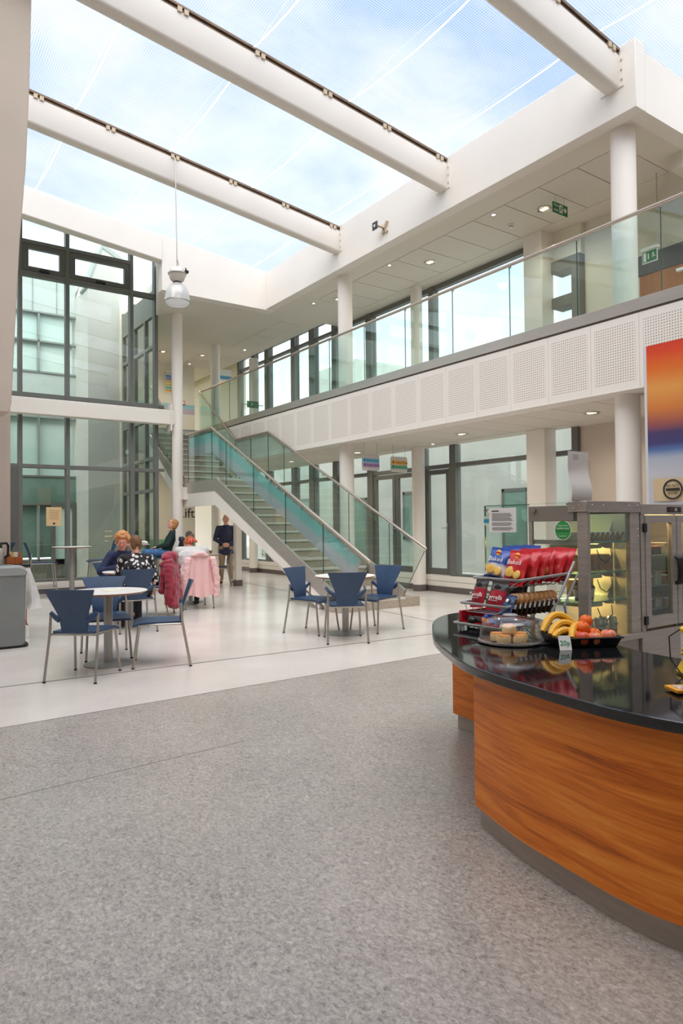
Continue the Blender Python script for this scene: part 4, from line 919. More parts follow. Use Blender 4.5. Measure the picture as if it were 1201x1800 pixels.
part('chain', G().tube([(-.05, -.05, .13), (0, -.08, .1), (.05, -.06, .06)], .005, 6), STEEL, b2, world=False)
cb0 = thing('cloth_bag', 'blue cloth bag lying on the far table', 'bag', (6.3, 14.98, .74))
blob('bag_body', [('h', (-.06, 0, .05), (.07, .06, .05), (.07, .02, .06), (.06, .06, .06))], mat('cloth_blue', (48, 66, 128), .8), cb0, jitter=.012)
part('strap', G().tube([(-.06, -.03, .09), (-.02, -.06, .14), (.05, -.04, .1)], .007, 6), mat('cloth_red', (128, 44, 56), .8), cb0, world=False)
# coats on chairs
RED = mat('dark_red_coat', (150, 32, 56), .8, col2=(126, 24, 46), scale=9, sheen=.3)
ct = thing('coat', 'dark red hooded coat hanging over the chair back beside the handbags', 'coat', (3.93, 10.39, 0), rotz((-.8, .5)))
ct.scale = (1.22, 1.3, 1.06)
blob('coat_body', [('h', (-.17, -.02, .78), (.07, .06, .06), (.17, -.02, .78), (.07, .06, .06)), ('h', (-.16, -.05, .72), (.08, .06, .05), (-.17, -.08, .16), (.09, .06, .05)), ('h', (.16, -.05, .72), (.08, .06, .05), (.17, -.08, .16), (.09, .06, .05)),
     ('h', (0, -.05, .74), (.14, .06, .05), (0, -.08, .14), (.16, .05, .05)), ('h', (-.16, .03, .74), (.07, .05, .05), (-.17, .05, .36), (.06, .04, .04)), ('h', (.16, .03, .74), (.07, .05, .05), (.17, .05, .36), (.06, .04, .04))], RED, ct, jitter=.018, seed=3)
blob('hood', [('e', (0, -.02, .86), (.14, .1, .08)), ('e', (.07, .02, .84), (.09, .08, .07)), ('e', (-.08, .0, .84), (.08, .08, .06))], RED, ct, jitter=.012, seed=5)
for sx in (-1, 1): blob('sleeve', [('h', (sx * .22, -.03, .72), (.06, .06, .06), (sx * .24, -.05, .45), (.055, .055, .05)), ('h', (sx * .24, -.05, .45), (.055, .055, .05), (sx * .22, -.03, .2), (.045, .045, .04))], RED, ct, jitter=.012, seed=6 + sx)
def plaid():
    k = NT('pink_check'); c = k.n('ShaderNodeTexCoord'); sp = k.n('ShaderNodeSeparateXYZ'); k.l(c.outputs['Object'], sp.inputs[0])
    def ln(o, w, p): return k.math('LESS_THAN', k.math('FRACT', k.math('DIVIDE', o, p)), w)
    f = k.math('MAXIMUM', ln(sp.outputs['X'], .16, .022), ln(sp.outputs['Z'], .16, .026))
    k.l(k.ramp(f, [(0, (222, 176, 174)), (1, (238, 208, 205))]), k.b.inputs['Base Color']); k.b.inputs['Roughness'].default_value = .85
    k.bump(k.noise(9, 4, .6, c.outputs['Object']), .5, .02); return k.m
PINK = plaid()
pj = thing('jacket', 'pink checked jacket hung over the chair of the person in grey', 'jacket', (4.58, 10.70, 0), rotz((.17, .98)))
def pjf(u, v):
    z = .88 - .66 * v; w = .40 + .13 * v; x = (u - .5) * w
    return (x, -.055 - .04 * v - .018 * (.3 + v) * math.sin(u * 19 + v) - .01 * math.sin(u * 41 + 2) * v + .05 * (abs(u - .5) * 2) ** 3, z + .02 * math.sin(u * 9) * v - .03 * (abs(u - .5) * 2) ** 2 * (1 - v))
part('back_panel', G().sheet(pjf, 40, 22, (0, .012, 0)), PINK, pj, world=False)
def pjf2(sx):
    def f(u, v):
        z = .88 - .5 * v; x = sx * (.2 - .09 * u * (1 - .3 * v))
        return (x, .06 + .02 * math.sin(u * 7 + v * 3), z)
    return f
for sx in (-1, 1):
    part('front_panel', G().sheet(pjf2(sx), 8, 14, (0, .01, 0)), PINK, pj, world=False)
    blob('sleeve', [('h', (sx * .21, -.05, .83), (.06, .06, .05), (sx * .27, -.07, .52), (.065, .06, .05)), ('h', (sx * .27, -.07, .52), (.06, .055, .05), (sx * .26, -.06, .22), (.055, .045, .04))], PINK, pj, jitter=.012, seed=9 + sx)
blob('collar', [('h', (-.1, -.04, .9), (.05, .06, .03), (.1, -.04, .9), (.05, .06, .03)), ('e', (0, -.06, .93), (.11, .05, .03))], PINK, pj, jitter=.006)
bj = thing('jacket', 'dark blue jacket over the back of the tall chair of the woman in green', 'jacket', (5.66, 14.30, 0), rotz((-.93, .3)))
blob('jacket_body', [('h', (-.17, -.04, 1.1), (.06, .06, .06), (.17, -.04, 1.1), (.06, .06, .06)), ('h', (-.13, -.07, 1.05), (.09, .06, .05), (-.13, -.1, .68), (.1, .05, .05)), ('h', (.13, -.07, 1.05), (.09, .06, .05), (.13, -.1, .66), (.1, .05, .05)), ('e', (.0, -.08, .9), (.14, .05, .2))], mat('navy_jacket', (44, 48, 66), .8), bj, jitter=.014, seed=12)
# bin, side table and things on it
BIN = mat('bin_grey', (124, 127, 126), .45, col2=(116, 119, 118), scale=3); BIN2 = mat('bin_light_grey', (146, 149, 148), .45)
bn = thing('litter_bin', 'large grey plastic litter bin with an arched slotted top', 'bin', (1.2, 8.85, 0))
def rrect(x0, y0, x1, y1, r, n=6):
    P = []
    for cx, cy, a in ((x1 - r, y0 + r, -pi / 2), (x1 - r, y1 - r, 0), (x0 + r, y1 - r, pi / 2), (x0 + r, y0 + r, pi)):
        P += [(cx + r * math.cos(a + pi / 2 * i / n), cy + r * math.sin(a + pi / 2 * i / n)) for i in range(n + 1)]
    return P
bp = rrect(.82, 8.6, 1.55, 9.1, .1)
g = G(); n_ = len(bp)
for z, s_ in ((.03, .97), (.06, .985), (.84, 1.0)): g.v += [(1.185 + (x - 1.185) * s_, 8.85 + (y - 8.85) * s_, z) for x, y in bp]
g.f += [(i * n_ + j, i * n_ + (j + 1) % n_, (i + 1) * n_ + (j + 1) % n_, (i + 1) * n_ + j) for i in range(2) for j in range(n_)] + [tuple(range(n_)), tuple(range(2 * n_, 3 * n_))]
part('body', g, BIN, bn)
arc = lambda x: .86 + .13 * math.cos((x - 1.185) / .73 * pi * .9)
g = G(); bp2 = rrect(.81, 8.59, 1.56, 9.11, .1)
g.v += [(x, y, .835) for x, y in bp2] + [(x, y, arc(x)) for x, y in bp2] + [(1.185 + (x - 1.185) * .9, 8.85 + (y - 8.85) * .86, arc(x) + .02) for x, y in bp2]
g.f += [(i * n_ + j, i * n_ + (j + 1) % n_, (i + 1) * n_ + (j + 1) % n_, (i + 1) * n_ + j) for i in range(2) for j in range(n_)] + [tuple(range(n_))]
ctr = len(g.v); g.v += [(x, 8.85, arc(x) + .022) for x, y in bp2]
g.f += [(2 * n_ + j, 2 * n_ + (j + 1) % n_, ctr + (j + 1) % n_, ctr + j) for j in range(n_)]
part('lid', g, BIN2, bn)
part('slot', G().sheet(lambda u, v: (1.0 + .42 * u, 8.8 + .1 * v, arc(1.0 + .42 * u) + .0235), 10, 3, (0, 0, .003)), DKGREY, bn)
part('plinth', G().prism(rrect(.84, 8.62, 1.58, 9.12, .1), 0, .03), BLACK, bn, smooth=False)
part('side_label', G().box(1.552, 8.75, .3, 1.56, 8.95, .75), PAPER, bn, smooth=False)
def bagmat():
    k = NT('clear_bin_bag'); k.t.nodes.remove(k.b); a = k.n('ShaderNodeBsdfTransparent', {'Color': (.97, .97, .97, 1)}); b = k.n('ShaderNodeBsdfDiffuse', {'Color': (.84, .82, .8, 1)}); c = k.n('ShaderNodeBsdfGlossy', {'Roughness': .2})
    f = k.noise(9, 4, .6, k.coord('Object')); m1 = k.n('ShaderNodeMixShader'); m2 = k.n('ShaderNodeMixShader', {0: .08}); k.l(k.math('ADD', .35, k.math('MULTIPLY', f, .5)), m1.inputs[0]); k.l(a.outputs[0], m1.inputs[1]); k.l(b.outputs[0], m1.inputs[2]); k.l(m1.outputs[0], m2.inputs[1]); k.l(c.outputs[0], m2.inputs[2]); k.l(m2.outputs[0], k.o.inputs[0]); return k.m
bb = thing('bin_bag', 'clear plastic rubbish bag hanging beside the grey bin', 'bag', (1.62, 9.2, 0))
def bagf(u, v):
    a = 2 * pi * u; w = .05 + .11 * v ** .8; r_ = w * (1 + .12 * math.sin(a * 5 + v * 4))
    return (1.66 + r_ * math.cos(a) * .8 + .05 * v, 9.3 + r_ * math.sin(a), .88 - .5 * v)
part('tie', G().tube([(1.50, 9.08, .92), (1.57, 9.13, .91), (1.63, 9.22, .88), (1.66, 9.3, .87)], .012, 6), bagmat(), bb)
part('bag_skin', G().grid(bagf, 28, 14, True), bagmat(), bb, recalc=False)
blob('rubbish', [('e', (.06, .1, .46), (.05, .05, .05)), ('e', (.1, .13, .52), (.05, .04, .04)), ('e', (.07, .06, .56), (.04, .04, .05))], mat('rubbish_paper', (160, 132, 120), .8, col2=(96, 92, 88), scale=12), bb, jitter=.01)
SIDEWOOD = mat('side_table_wood', (178, 98, 44), .45, col2=(150, 76, 30), scale=7, aniso=(6, 6, .6))
sdt = thing('side_table', 'wooden side cabinet with a black top behind the bin', 'side table', (1.4, 10.0, 0))
part('body', G().box(.7, 9.8, .12, 1.76, 10.26, .87), SIDEWOOD, sdt, bev=.004); part('worktop', G().box(.68, 9.77, .87, 1.8, 10.28, .9), BLACK, sdt, bev=.004)
for x in (.75, 1.68): part('foot', G().box(x, 9.85, 0, x + .06, 9.95, .12), BLACK, sdt, smooth=False)
part('side_panel', G().box(1.745, 9.8, .0, 1.77, 10.26, .12), SIDEWOOD, sdt, smooth=False)
fk = thing('vacuum_flask', 'steel vacuum flask with a black lid and handle on the side cabinet', 'flask', (1.42, 9.92, .9))
part('body', G().lathe([(.07, 0), (.085, .01), (.087, .16), (.08, .2), (.062, .225)], (1.42, 9.92, .9), 28), STEEL, fk)
part('lid', G().lathe([(.064, .222), (.06, .26), (.05, .29), (.04, .3), (0, .3)], (1.42, 9.92, .9), 24, close=False), BLACK, fk)
part('spout', G().tube([(1.38, 9.92, 1.18), (1.34, 9.93, 1.19)], [.025, .014], 10), BLACK, fk)
part('handle', G().tube([(1.46, 9.91, 1.18), (1.53, 9.9, 1.185), (1.55, 9.9, 1.15), (1.545, 9.9, 1.02), (1.5, 9.91, .99)], [(.012, .018)] * 5, 8), BLACK, fk)
part('button', G().cyl((1.41, 9.92, 1.198), (1.41, 9.92, 1.206), .012, n=10), mat('flask_red', (190, 36, 36), .4), fk)
bk_ = thing('sachet_box', 'wooden box of sachets beside the flask', 'box', (1.62, 9.95, .9))
part('box_body', G().box(1.53, 9.86, .9, 1.72, 10.06, .905).box(1.53, 9.86, .9, 1.54, 10.06, 1.0).box(1.71, 9.86, .9, 1.72, 10.06, 1.0).box(1.54, 9.86, .9, 1.71, 9.87, 1.0).box(1.54, 10.05, .9, 1.71, 10.06, 1.0), SIDEWOOD, bk_, smooth=False)
random.seed(4)
SACH = [mat('sachet_yellow', (232, 206, 40), .5), mat('sachet_brown', (150, 104, 80), .6), mat('sachet_white', (214, 206, 200), .6)]
for i in range(9):
    x, y = 1.56 + .016 * i, 9.9 + .11 * ((i * 7) % 5) / 5
    solo('sachet', G().obox((0, 0, 0), (.05, .008, .09), 0, M.Translation((x, y, 1.0 + .01 * (i % 3))) @ M.Rotation(random.uniform(-.4, .4), 4, 'Y') @ M.Rotation(random.uniform(-.3, .3), 4, 'Z')), SACH[0 if i in (2, 3, 4) else 1 + i % 2], '%s paper sachet from the flask in the wooden box' % ('first', 'second', 'third', 'fourth', 'fifth', 'sixth', 'seventh', 'eighth', 'ninth')[i], 'sachet', 'sachets by the flask')
wb = thing('shoe_box', 'small white box with an oval hole on the floor behind the bin', 'box', (1.68, 9.4, 0))
part('box_body', G().obox((1.62, 9.42, .07), (.16, .2, .14)), PAPER, wb, bev=.004); part('hole', G().cyl((1.702, 9.42, .09), (1.704, 9.42, .09), .03, n=14), DKGREY, wb)
# ---------------------------------------------------------------- people
def hand(items, wrist, d, n, sgn, curl=.5, s=1.0):
    """palm and five bent fingers; d along the hand, n out of the back of the hand"""
    d = V(d).normalized(); n = (V(n) - d * V(n).dot(d)).normalized(); a = d.cross(n) * sgn; w = V(wrist)
    pc = w + d * .05 * s
    items.append(('h', w, .024 * s, w + d * .03 * s, .027 * s))
    for k in (-1, 0, 1): items.append(('h', w + d * .02 * s + a * k * .018 * s, .014 * s, w + d * .085 * s + a * k * .024 * s, .012 * s))
    for k, ln in ((-1.5, .062), (-.5, .072), (.5, .068), (1.5, .052)):
        b0 = w + d * .085 * s + a * k * .02 * s; d1 = (d - n * curl).normalized(); d2 = (d - n * curl * 2.6).normalized()
        b1 = b0 + d1 * ln * .5 * s; b2 = b1 + d2 * ln * .5 * s
        items += [('h', b0, .0095 * s, b1, .0088 * s), ('h', b1, .0088 * s, b2, .0075 * s)]
    t0 = w + d * .03 * s - a * .028 * s; t1 = t0 + (d * .7 - a * .7 - n * .2).normalized() * .035 * s; t2 = t1 + (d * .9 - a * .25 - n * .3).normalized() * .03 * s
    items += [('h', t0, .012 * s, t1, .0105 * s), ('h', t1, .0105 * s, t2, .0085 * s)]
def human(label, loc, rz, J, mats, fat=1.0, sleeve=1.0, hair='short', shirt_drop=.0, glasses=False, mouth=True, voxel=.008, skirt=None):
    t = thing('person', label, 'person', loc, rz)
    P = {k: V(v) for k, v in J.items() if k not in ('hyaw', 'hpitch', 'hroll')}
    hm = M.Rotation(J.get('hyaw', 0), 3, 'Z') @ M.Rotation(J.get('hpitch', 0), 3, 'X') @ M.Rotation(J.get('hroll', 0), 3, 'Y')
    H = lambda x, y, z: P['head'] + hm @ V((x, y, z))
    f = fat
    up_dir = (P['neck'] - P['hip']).normalized()
    waist = P['hip'] * .55 + P['chest'] * .45
    def torso(k):
        return [('h', P['hip'], (.165 * f * k, .12 * f * k, .10 * k), waist, (.145 * f * k, .108 * f * k, .09 * k)), ('h', waist, (.145 * f * k, .108 * f * k, .09 * k), P['chest'], (.16 * f * k, .115 * f * k, .12 * k)),
                ('h', P['shL'], .062 * f ** .5 * k, P['shR'], .062 * f ** .5 * k), ('h', P['chest'], (.155 * f * k, .11 * f * k, .1 * k), P['neck'], (.075 * k, .065 * k, .04 * k)),
                ('h', P['chest'] + up_dir * .04, (.1 * f * k, .09 * f * k, .08 * k), P['shL'] * .9 + P['shR'] * .1, .055 * k), ('h', P['chest'] + up_dir * .04, (.1 * f * k, .09 * f * k, .08 * k), P['shR'] * .9 + P['shL'] * .1, .055 * k)]
    body = torso(.9)
    body += [('h', P['neck'] - up_dir * .02, .052, H(0, -.015, -.06), .05)]
    body += [('e', P['head'], (.074, .094, .112), 16, 12, hm), ('h', H(0, .03, -.055), (.052, .05, .04), H(0, .062, -.085), (.026, .022, .02)), ('h', H(0, .086, .012), .012, H(0, .108, -.02), .0135), ('h', H(0, .085, -.05), (.026, .012, .008), H(0, .087, -.056), (.024, .012, .008)), ('h', H(-.03, .078, .03), .014, H(.03, .078, .03), .014)]
    for s in (-1, 1): body += [('e', H(s * .075, -.005, -.005), (.01, .02, .03), 8, 6, hm), ('e', H(s * .042, .07, -.02), .024)]
    for s, S_ in ((-1, 'L'), (1, 'R')):
        body += [('h', P['sh' + S_], .045, P['el' + S_], .036), ('h', P['el' + S_], .036, P['ha' + S_], .025)]
        body += [('h', P['hip'] + V((s * .08, 0, -.02)), .085, P['kn' + S_], .055), ('h', P['kn' + S_], .055, P['an' + S_], .036), ('h', P['an' + S_], .036, P['an' + S_] + V((0, .1, -.035)), .026)]
        hand(body, P['ha' + S_], J.get('hd' + S_, (0, 1, -.2)), J.get('hn' + S_, (0, 0, 1)), s, J.get('curl', .45))
    b = blob('body', body, mats['skin'], t, voxel=voxel, sm=2)
    top = torso(1.0 * f ** .3)
    for S_ in 'LR':
        top += [('h', P['sh' + S_], .062 * f ** .6, P['el' + S_].lerp(P['sh' + S_], 0 if sleeve >= .5 else .45), .052 * f ** .5)]
        if sleeve >= .9: top += [('h', P['el' + S_], .05 * f ** .4, P['ha' + S_].lerp(P['el' + S_], .06), .036)]
    if shirt_drop: top += [('h', P['hip'], (.175 * f, .13 * f, .1), P['hip'] + V((0, .0, -shirt_drop)), (.18 * f, .135 * f, .06))]
    top += [('h', P['neck'] + up_dir * .0, (.066, .06, .02), P['neck'] + up_dir * .012, (.06, .056, .015))]
    blob('top', top, mats['top'], t, voxel=.01, sm=2, jitter=.004, seed=len(label))
    tr = [('h', P['hip'] + V((-.05, 0, 0)), (.13 * f, .125 * f, .1), P['hip'] + V((.05, 0, 0)), (.13 * f, .125 * f, .1))]
    for s, S_ in ((-1, 'L'), (1, 'R')):
        tr += [('h', P['hip'] + V((s * .085 * f, 0, -.02)), .098 * f ** .5, P['kn' + S_], .066), ('h', P['kn' + S_], .066, P['an' + S_] + V((0, 0, .02)), .05)]
    blob('trousers', tr, mats['trousers'], t, voxel=.011, sm=2, jitter=.003, seed=7)
    for S_ in 'LR':
        a = P['an' + S_]; blob('shoe', [('h', a + V((0, -.02, -.03)), (.042, .045, .035), a + V((0, .12, -.05)), (.045, .06, .026)), ('h', a + V((0, -.03, -.06)), (.04, .04, .015), a + V((0, .14, -.062)), (.044, .05, .014))], mats['shoe'], t, voxel=.009)
    # hair
    if hair == 'curly':
        it = [('e', H(0, -.025, .035), (.1, .105, .11), 12, 8, hm)]; random.seed(3)
        for i in range(90):
            a = random.uniform(0, 2 * pi); e = random.uniform(-.55, 1.5)
            p = (.108 * math.cos(e) * math.cos(a), -.02 + .112 * math.cos(e) * math.sin(a), .03 + .125 * math.sin(e))
            if p[1] > .035 and p[2] < .075: continue
            it.append(('e', H(*p), random.uniform(.02, .032)))
        blob('hair', it, mats['hair'], t, voxel=.008, sm=1, jitter=.005)
    elif hair == 'bob':
        it = [('e', H(0, -.022, .03), (.088, .1, .1), 12, 8, hm), ('h', H(-.06, -.04, .0), (.03, .05, .05), H(-.06, -.05, -.06), (.03, .045, .03)), ('h', H(.06, -.04, .0), (.03, .05, .05), H(.06, -.05, -.06), (.03, .045, .03)), ('h', H(0, -.07, .0), (.07, .045, .06), H(0, -.075, -.07), (.065, .03, .03))]
        blob('hair', it, mats['hair'], t, voxel=.008, sm=1, jitter=.008)
    elif hair == 'bun':
        it = [('e', H(0, -.02, .02), (.084, .098, .104), 12, 8, hm), ('e', H(0, -.11, .03), (.055, .045, .055)), ('e', H(.03, -.13, .0), (.04, .035, .04)), ('e', H(-.02, -.13, -.01), (.035, .035, .035))]
        blob('hair', it, mats['hair'], t, voxel=.008, sm=1, jitter=.008)
        for dx, dz, dy in ((-.05, -.08, -.15), (-.02, -.1, -.17), (.05, -.07, -.15), (.085, -.05, -.12)):
            blob('lock', [('h', H(dx * .4, -.12, 0), .022, H(dx, dy, dz * .5), .024), ('h', H(dx, dy, dz * .5), .024, H(dx * 1.3, dy + .01, dz), .012)], mats['hair2'], t, voxel=.008, sm=1, jitter=.005)
    else:
        it = [('e', H(0, -.018, .028), (.08, .094, .097), 14, 10, hm), ('h', H(-.045, -.05, -.01), (.034, .045, .04), H(-.035, -.06, -.05), (.03, .03, .02)), ('h', H(.045, -.05, -.01), (.034, .045, .04), H(.035, -.06, -.05), (.03, .03, .02))]
        if hair == 'bald': it = [('e', H(-.05, -.045, -.0), (.03, .045, .03), 8, 6, hm), ('e', H(.05, -.045, 0), (.03, .045, .03), 8, 6, hm), ('e', H(0, -.08, -.02), (.055, .02, .03), 8, 6, hm)]
        blob('hair', it, mats['hair'], t, voxel=.008, sm=1, jitter=.003)
    for s in (-1, 1):
        part('eye', G().ell(H(s * .03, .086, .008), (.011, .007, .007), 10, 6), TXTW, t, world=False)
        part('iris', G().ell(H(s * .03, .0925, .008), (.005, .003, .0055), 8, 6), TXT, t, world=False)
        part('eyebrow', G().tube([H(s * .016, .095, .028), H(s * .032, .094, .033), H(s * .048, .085, .028)], .0035, 6), mats['hair'], t, world=False)
    if mouth: part('lips', G().tube([H(-.02, .0915, -.054), H(0, .1, -.054), H(.02, .0915, -.054)], [(.004, .004), (.0065, .005), (.004, .004)], 6), mat('lips', (176, 92, 88), .5), t, world=False)
    if glasses:
        g = G()
        for s in (-1, 1):
            g.tube([H(s * .032 + .022 * math.cos(a), .102 - abs(.022 * math.cos(a)) * .15, .006 + .017 * math.sin(a)) for a in [2 * pi * i / 14 for i in range(15)]], .002, 5)
            g.tube([H(s * .054, .1, .008), H(s * .078, .06, .01), H(s * .08, .0, .008)], .002, 5)
        g.tube([H(-.01, .104, .008), H(.01, .104, .008)], .002, 5); part('glasses', g, mat('spectacle_frame', (70, 56, 52), .4), t, world=False)
    return t
def floral():
    k = NT('black_white_floral'); v = k.coord('Object'); vo = k.n('ShaderNodeTexVoronoi', {'Scale': 16.0}); d = k.noise(7, 3, .6, v)
    mv = k.n('ShaderNodeVectorMath', operation='ADD'); k.l(v, mv.inputs[0]); nn = k.n('ShaderNodeTexNoise', {'Scale': 9.0}); sc = k.n('ShaderNodeVectorMath', operation='SCALE'); sc.inputs['Scale'].default_value = .08
    k.l(v, nn.inputs['Vector']); k.l(nn.outputs['Color'], sc.inputs[0]); k.l(sc.outputs[0], mv.inputs[1]); k.l(mv.outputs[0], vo.inputs['Vector'])
    k.l(k.ramp(vo.outputs['Distance'], [(.0, (90, 88, 88)), (.18, (228, 222, 220)), (.36, (214, 208, 206)), (.42, (30, 27, 30)), (.9, (20, 18, 22))]), k.b.inputs['Base Color']); k.b.inputs['Roughness'].default_value = .8
    return k.m
SK2 = mat('skin_pale', (228, 172, 152), .55, col2=(216, 150, 132), scale=18)
JEANS = mat('blue_jeans', (52, 92, 140), .85, col2=(72, 116, 164), scale=12); NAVY = mat('navy_cloth', (30, 40, 78), .8, col2=(26, 34, 66), scale=9); DARKC = mat('dark_trousers', (34, 34, 40), .85)
SHOE = mat('dark_shoe', (36, 28, 26), .5)
def seated(hs, lean=.0, head=None, **k):
    J = dict(hip=(0, -.06, hs + .1), chest=(0, -.06 + lean * .6, hs + .38), neck=(0, -.05 + lean, hs + .555), head=(0, -.02 + lean * 1.2, hs + .70),
             shL=(-.165, -.05 + lean * .9, hs + .50), shR=(.165, -.05 + lean * .9, hs + .50), elL=(-.22, .06 + lean, hs + .26), elR=(.22, .06 + lean, hs + .26), haL=(-.12, .26 + lean, hs + .25), haR=(.12, .26 + lean, hs + .25),
             knL=(-.1, .38, hs + .05), knR=(.1, .38, hs + .05), anL=(-.11, .36, .09), anR=(.11, .36, .09))
    if head: J['head'] = head
    J.update(k); return J
human('person with short brown hair in a black and white floral top seen from behind', (2.98, 9.09, 0), rotz((.1, .95)),
      seated(.45, .05, elR=(.26, .04, .68), haR=(.27, .20, .55), hdR=(0, .6, -.7), elL=(-.22, .12, .7), haL=(-.1, .3, .78), hyaw=.15), dict(skin=SK2, top=floral(), trousers=DARKC, shoe=SHOE, hair=mat('brown_hair', (122, 84, 56), .7, col2=(98, 66, 44), scale=40)), fat=1.25, sleeve=.6)
human('woman with curly ginger hair in a navy fleece facing the floral top', (3.21, 10.55, 0), rotz((-.05, -1)),
      seated(.45, .16, elR=(.33, .18, .72), haR=(.12, .42, .80), hdR=(-.8, .4, .3), hnR=(0, 1, 0), elL=(-.24, .2, .74), haL=(-.05, .42, .82), hyaw=-.35, hpitch=-.18), dict(skin=mat('skin_rosy', (226, 158, 140), .55, col2=(212, 130, 116), scale=16), top=NAVY, trousers=DARKC, shoe=SHOE, hair=mat('ginger_hair', (172, 108, 60), .75, col2=(206, 148, 96), scale=30)), fat=1.12, hair='curly', glasses=True)
human('woman in a dark green jumper and jeans leaning back on a tall chair', (5.38, 14.46, 0), rotz((-.93, .3)),
      dict(hip=(0, -.02, .82), chest=(0, -.12, 1.10), neck=(0, -.17, 1.28), head=(0, -.17, 1.43), shL=(-.165, -.16, 1.22), shR=(.165, -.16, 1.22), elL=(-.24, -.04, .99), elR=(.22, -.02, .99), haL=(-.06, .17, .94), haR=(.08, .17, .93), hdL=(.3, .9, -.2), hdR=(-.3, .9, -.2),
           knL=(-.12, .42, .84), knR=(.1, .42, .80), anL=(-.14, .45, .40), anR=(.12, .36, .36), hpitch=.5), dict(skin=SK2, top=mat('green_jumper', (24, 52, 46), .9, col2=(18, 42, 38), scale=20), trousers=JEANS, shoe=SHOE, hair=mat('blonde_hair', (184, 132, 78), .7, col2=(154, 104, 60), scale=35)), hair='bob', glasses=True, shirt_drop=.04)
human('person in a pale grey shirt with a red hair bun bent over the table', (4.63, 11.05, 0), rotz((.17, .98)),
      dict(hip=(0, -.05, .56), chest=(0, .10, .86), neck=(0, .25, 1.0), head=(-.02, .35, 1.07), shL=(-.22, .19, .95), shR=(.22, .19, .95), elL=(-.27, .42, .74), elR=(.27, .42, .74), haL=(-.1, .55, .77), haR=(.1, .55, .77),
           knL=(-.12, .36, .5), knR=(.12, .36, .5), anL=(-.12, .34, .09), anR=(.12, .34, .09), hpitch=-.7, hyaw=.2), dict(skin=SK2, top=mat('grey_shirt', (196, 192, 190), .85, col2=(186, 182, 180), scale=8), trousers=DARKC, shoe=SHOE, hair=mat('copper_hair', (178, 92, 46), .7, col2=(150, 70, 36), scale=30), hair2=mat('red_lock', (206, 70, 62), .6, col2=(226, 112, 96), scale=20)), fat=1.5, sleeve=.6, hair='bun')
human('grey haired man in glasses sitting behind the tall column', (6.5, 15.78, 0), rotz((.85, -.45)),
      seated(.45, .02), dict(skin=SKIN, top=mat('brown_jumper', (118, 92, 74), .9), trousers=DARKC, shoe=SHOE, hair=mat('grey_hair', (128, 124, 120), .7, col2=(104, 100, 98), scale=30)), glasses=True)
human('standing man in a navy jacket and beige trousers with clasped hands', (7.12, 15.05, 0), rotz((-.45, -.9)),
      dict(hip=(0, 0, .86), chest=(0, .01, 1.16), neck=(0, .0, 1.39), head=(0, .03, 1.545), shL=(-.18, 0, 1.33), shR=(.18, 0, 1.33), elL=(-.26, .03, 1.07), elR=(.26, .03, 1.07), haL=(-.07, .2, .95), haR=(.07, .2, .95), hdL=(.8, .5, -.3), hdR=(-.8, .5, -.3), hnL=(0, 1, 0), hnR=(0, 1, 0),
           knL=(-.1, .02, .47), knR=(.1, .02, .47), anL=(-.12, 0, .09), anR=(.12, 0, .09), hpitch=.05), dict(skin=mat('skin_light', (238, 184, 158), .55), top=mat('navy_jacket_cloth', (62, 68, 98), .8, col2=(52, 58, 86), scale=10), trousers=mat('beige_trousers', (178, 158, 128), .85), shoe=mat('brown_shoe', (88, 44, 30), .5), hair=mat('cropped_hair', (150, 128, 112), .8)), fat=1.12, hair='bald', shirt_drop=.12)
bpy.data.batch_remove(TRASH); bpy.data.scenes.remove(TMPS)
# ---------------------------------------------------------------- cafe counter
CT = .755
def smooth_path(P, n=6):
    out = []
    for i in range(len(P) - 1):
        p0, p1, p2, p3 = V(P[max(i - 1, 0)]), V(P[i]), V(P[i + 1]), V(P[min(i + 2, len(P) - 1)])
        for k in range(n):
            t = k / n; out.append(tuple(.5 * ((2 * p1) + (-p0 + p2) * t + (2 * p0 - 5 * p1 + 4 * p2 - p3) * t * t + (-p0 + 3 * p1 - 3 * p2 + p3) * t ** 3)))
    out.append(tuple(P[-1])); return out
def granite():
    k = NT('black_granite'); v = k.coord('Object'); f = k.noise(420, 2, .5, v)
    k.l(k.ramp(f, [(.58, (14, 15, 16)), (.70, (60, 64, 68)), (.78, (120, 124, 128))]), k.b.inputs['Base Color']); k.b.inputs['Roughness'].default_value = .06; k.b.inputs['Specular IOR Level'].default_value = .75
    return k.m
def counterwood():
    k = NT('orange_walnut_veneer'); v = k.coord('UV', (.55, 6.5, 1), (0, 0, .035)); v2 = k.coord('UV', (1.2, 30, 1), (0, 0, .035)); v3 = k.coord('UV', (.8, 2.2, 1))
    a = k.noise(2.2, 6, .6, v, .9); b = k.noise(2.6, 6, .65, v2, .4); c = k.noise(1.6, 2, .5, v3)
    f = k.math('ADD', k.math('MULTIPLY', a, .55), k.math('ADD', k.math('MULTIPLY', b, .3), k.math('MULTIPLY', c, .15)))
    k.l(k.ramp(f, [(.34, (136, 64, 16)), (.42, (202, 104, 28)), (.50, (230, 128, 40)), (.60, (244, 154, 60)), (.68, (250, 178, 88))]), k.b.inputs['Base Color'])
    k.b.inputs['Roughness'].default_value = .34; k.b.inputs['Specular IOR Level'].default_value = .35; return k.m
GRAN, CWOOD = granite(), counterwood()
FE = smooth_path([(2.62, .0), (2.38, .35), (2.2, .75), (2.09, 1.15), (2.06, 1.36), (2.07, 1.53), (2.1, 1.75), (2.14, 1.98), (2.21, 2.21), (2.37, 2.5), (2.55, 2.78), (2.81, 3.08), (3.04, 3.31), (3.26, 3.45), (3.46, 3.49), (3.62, 3.44), (3.7, 3.28)])
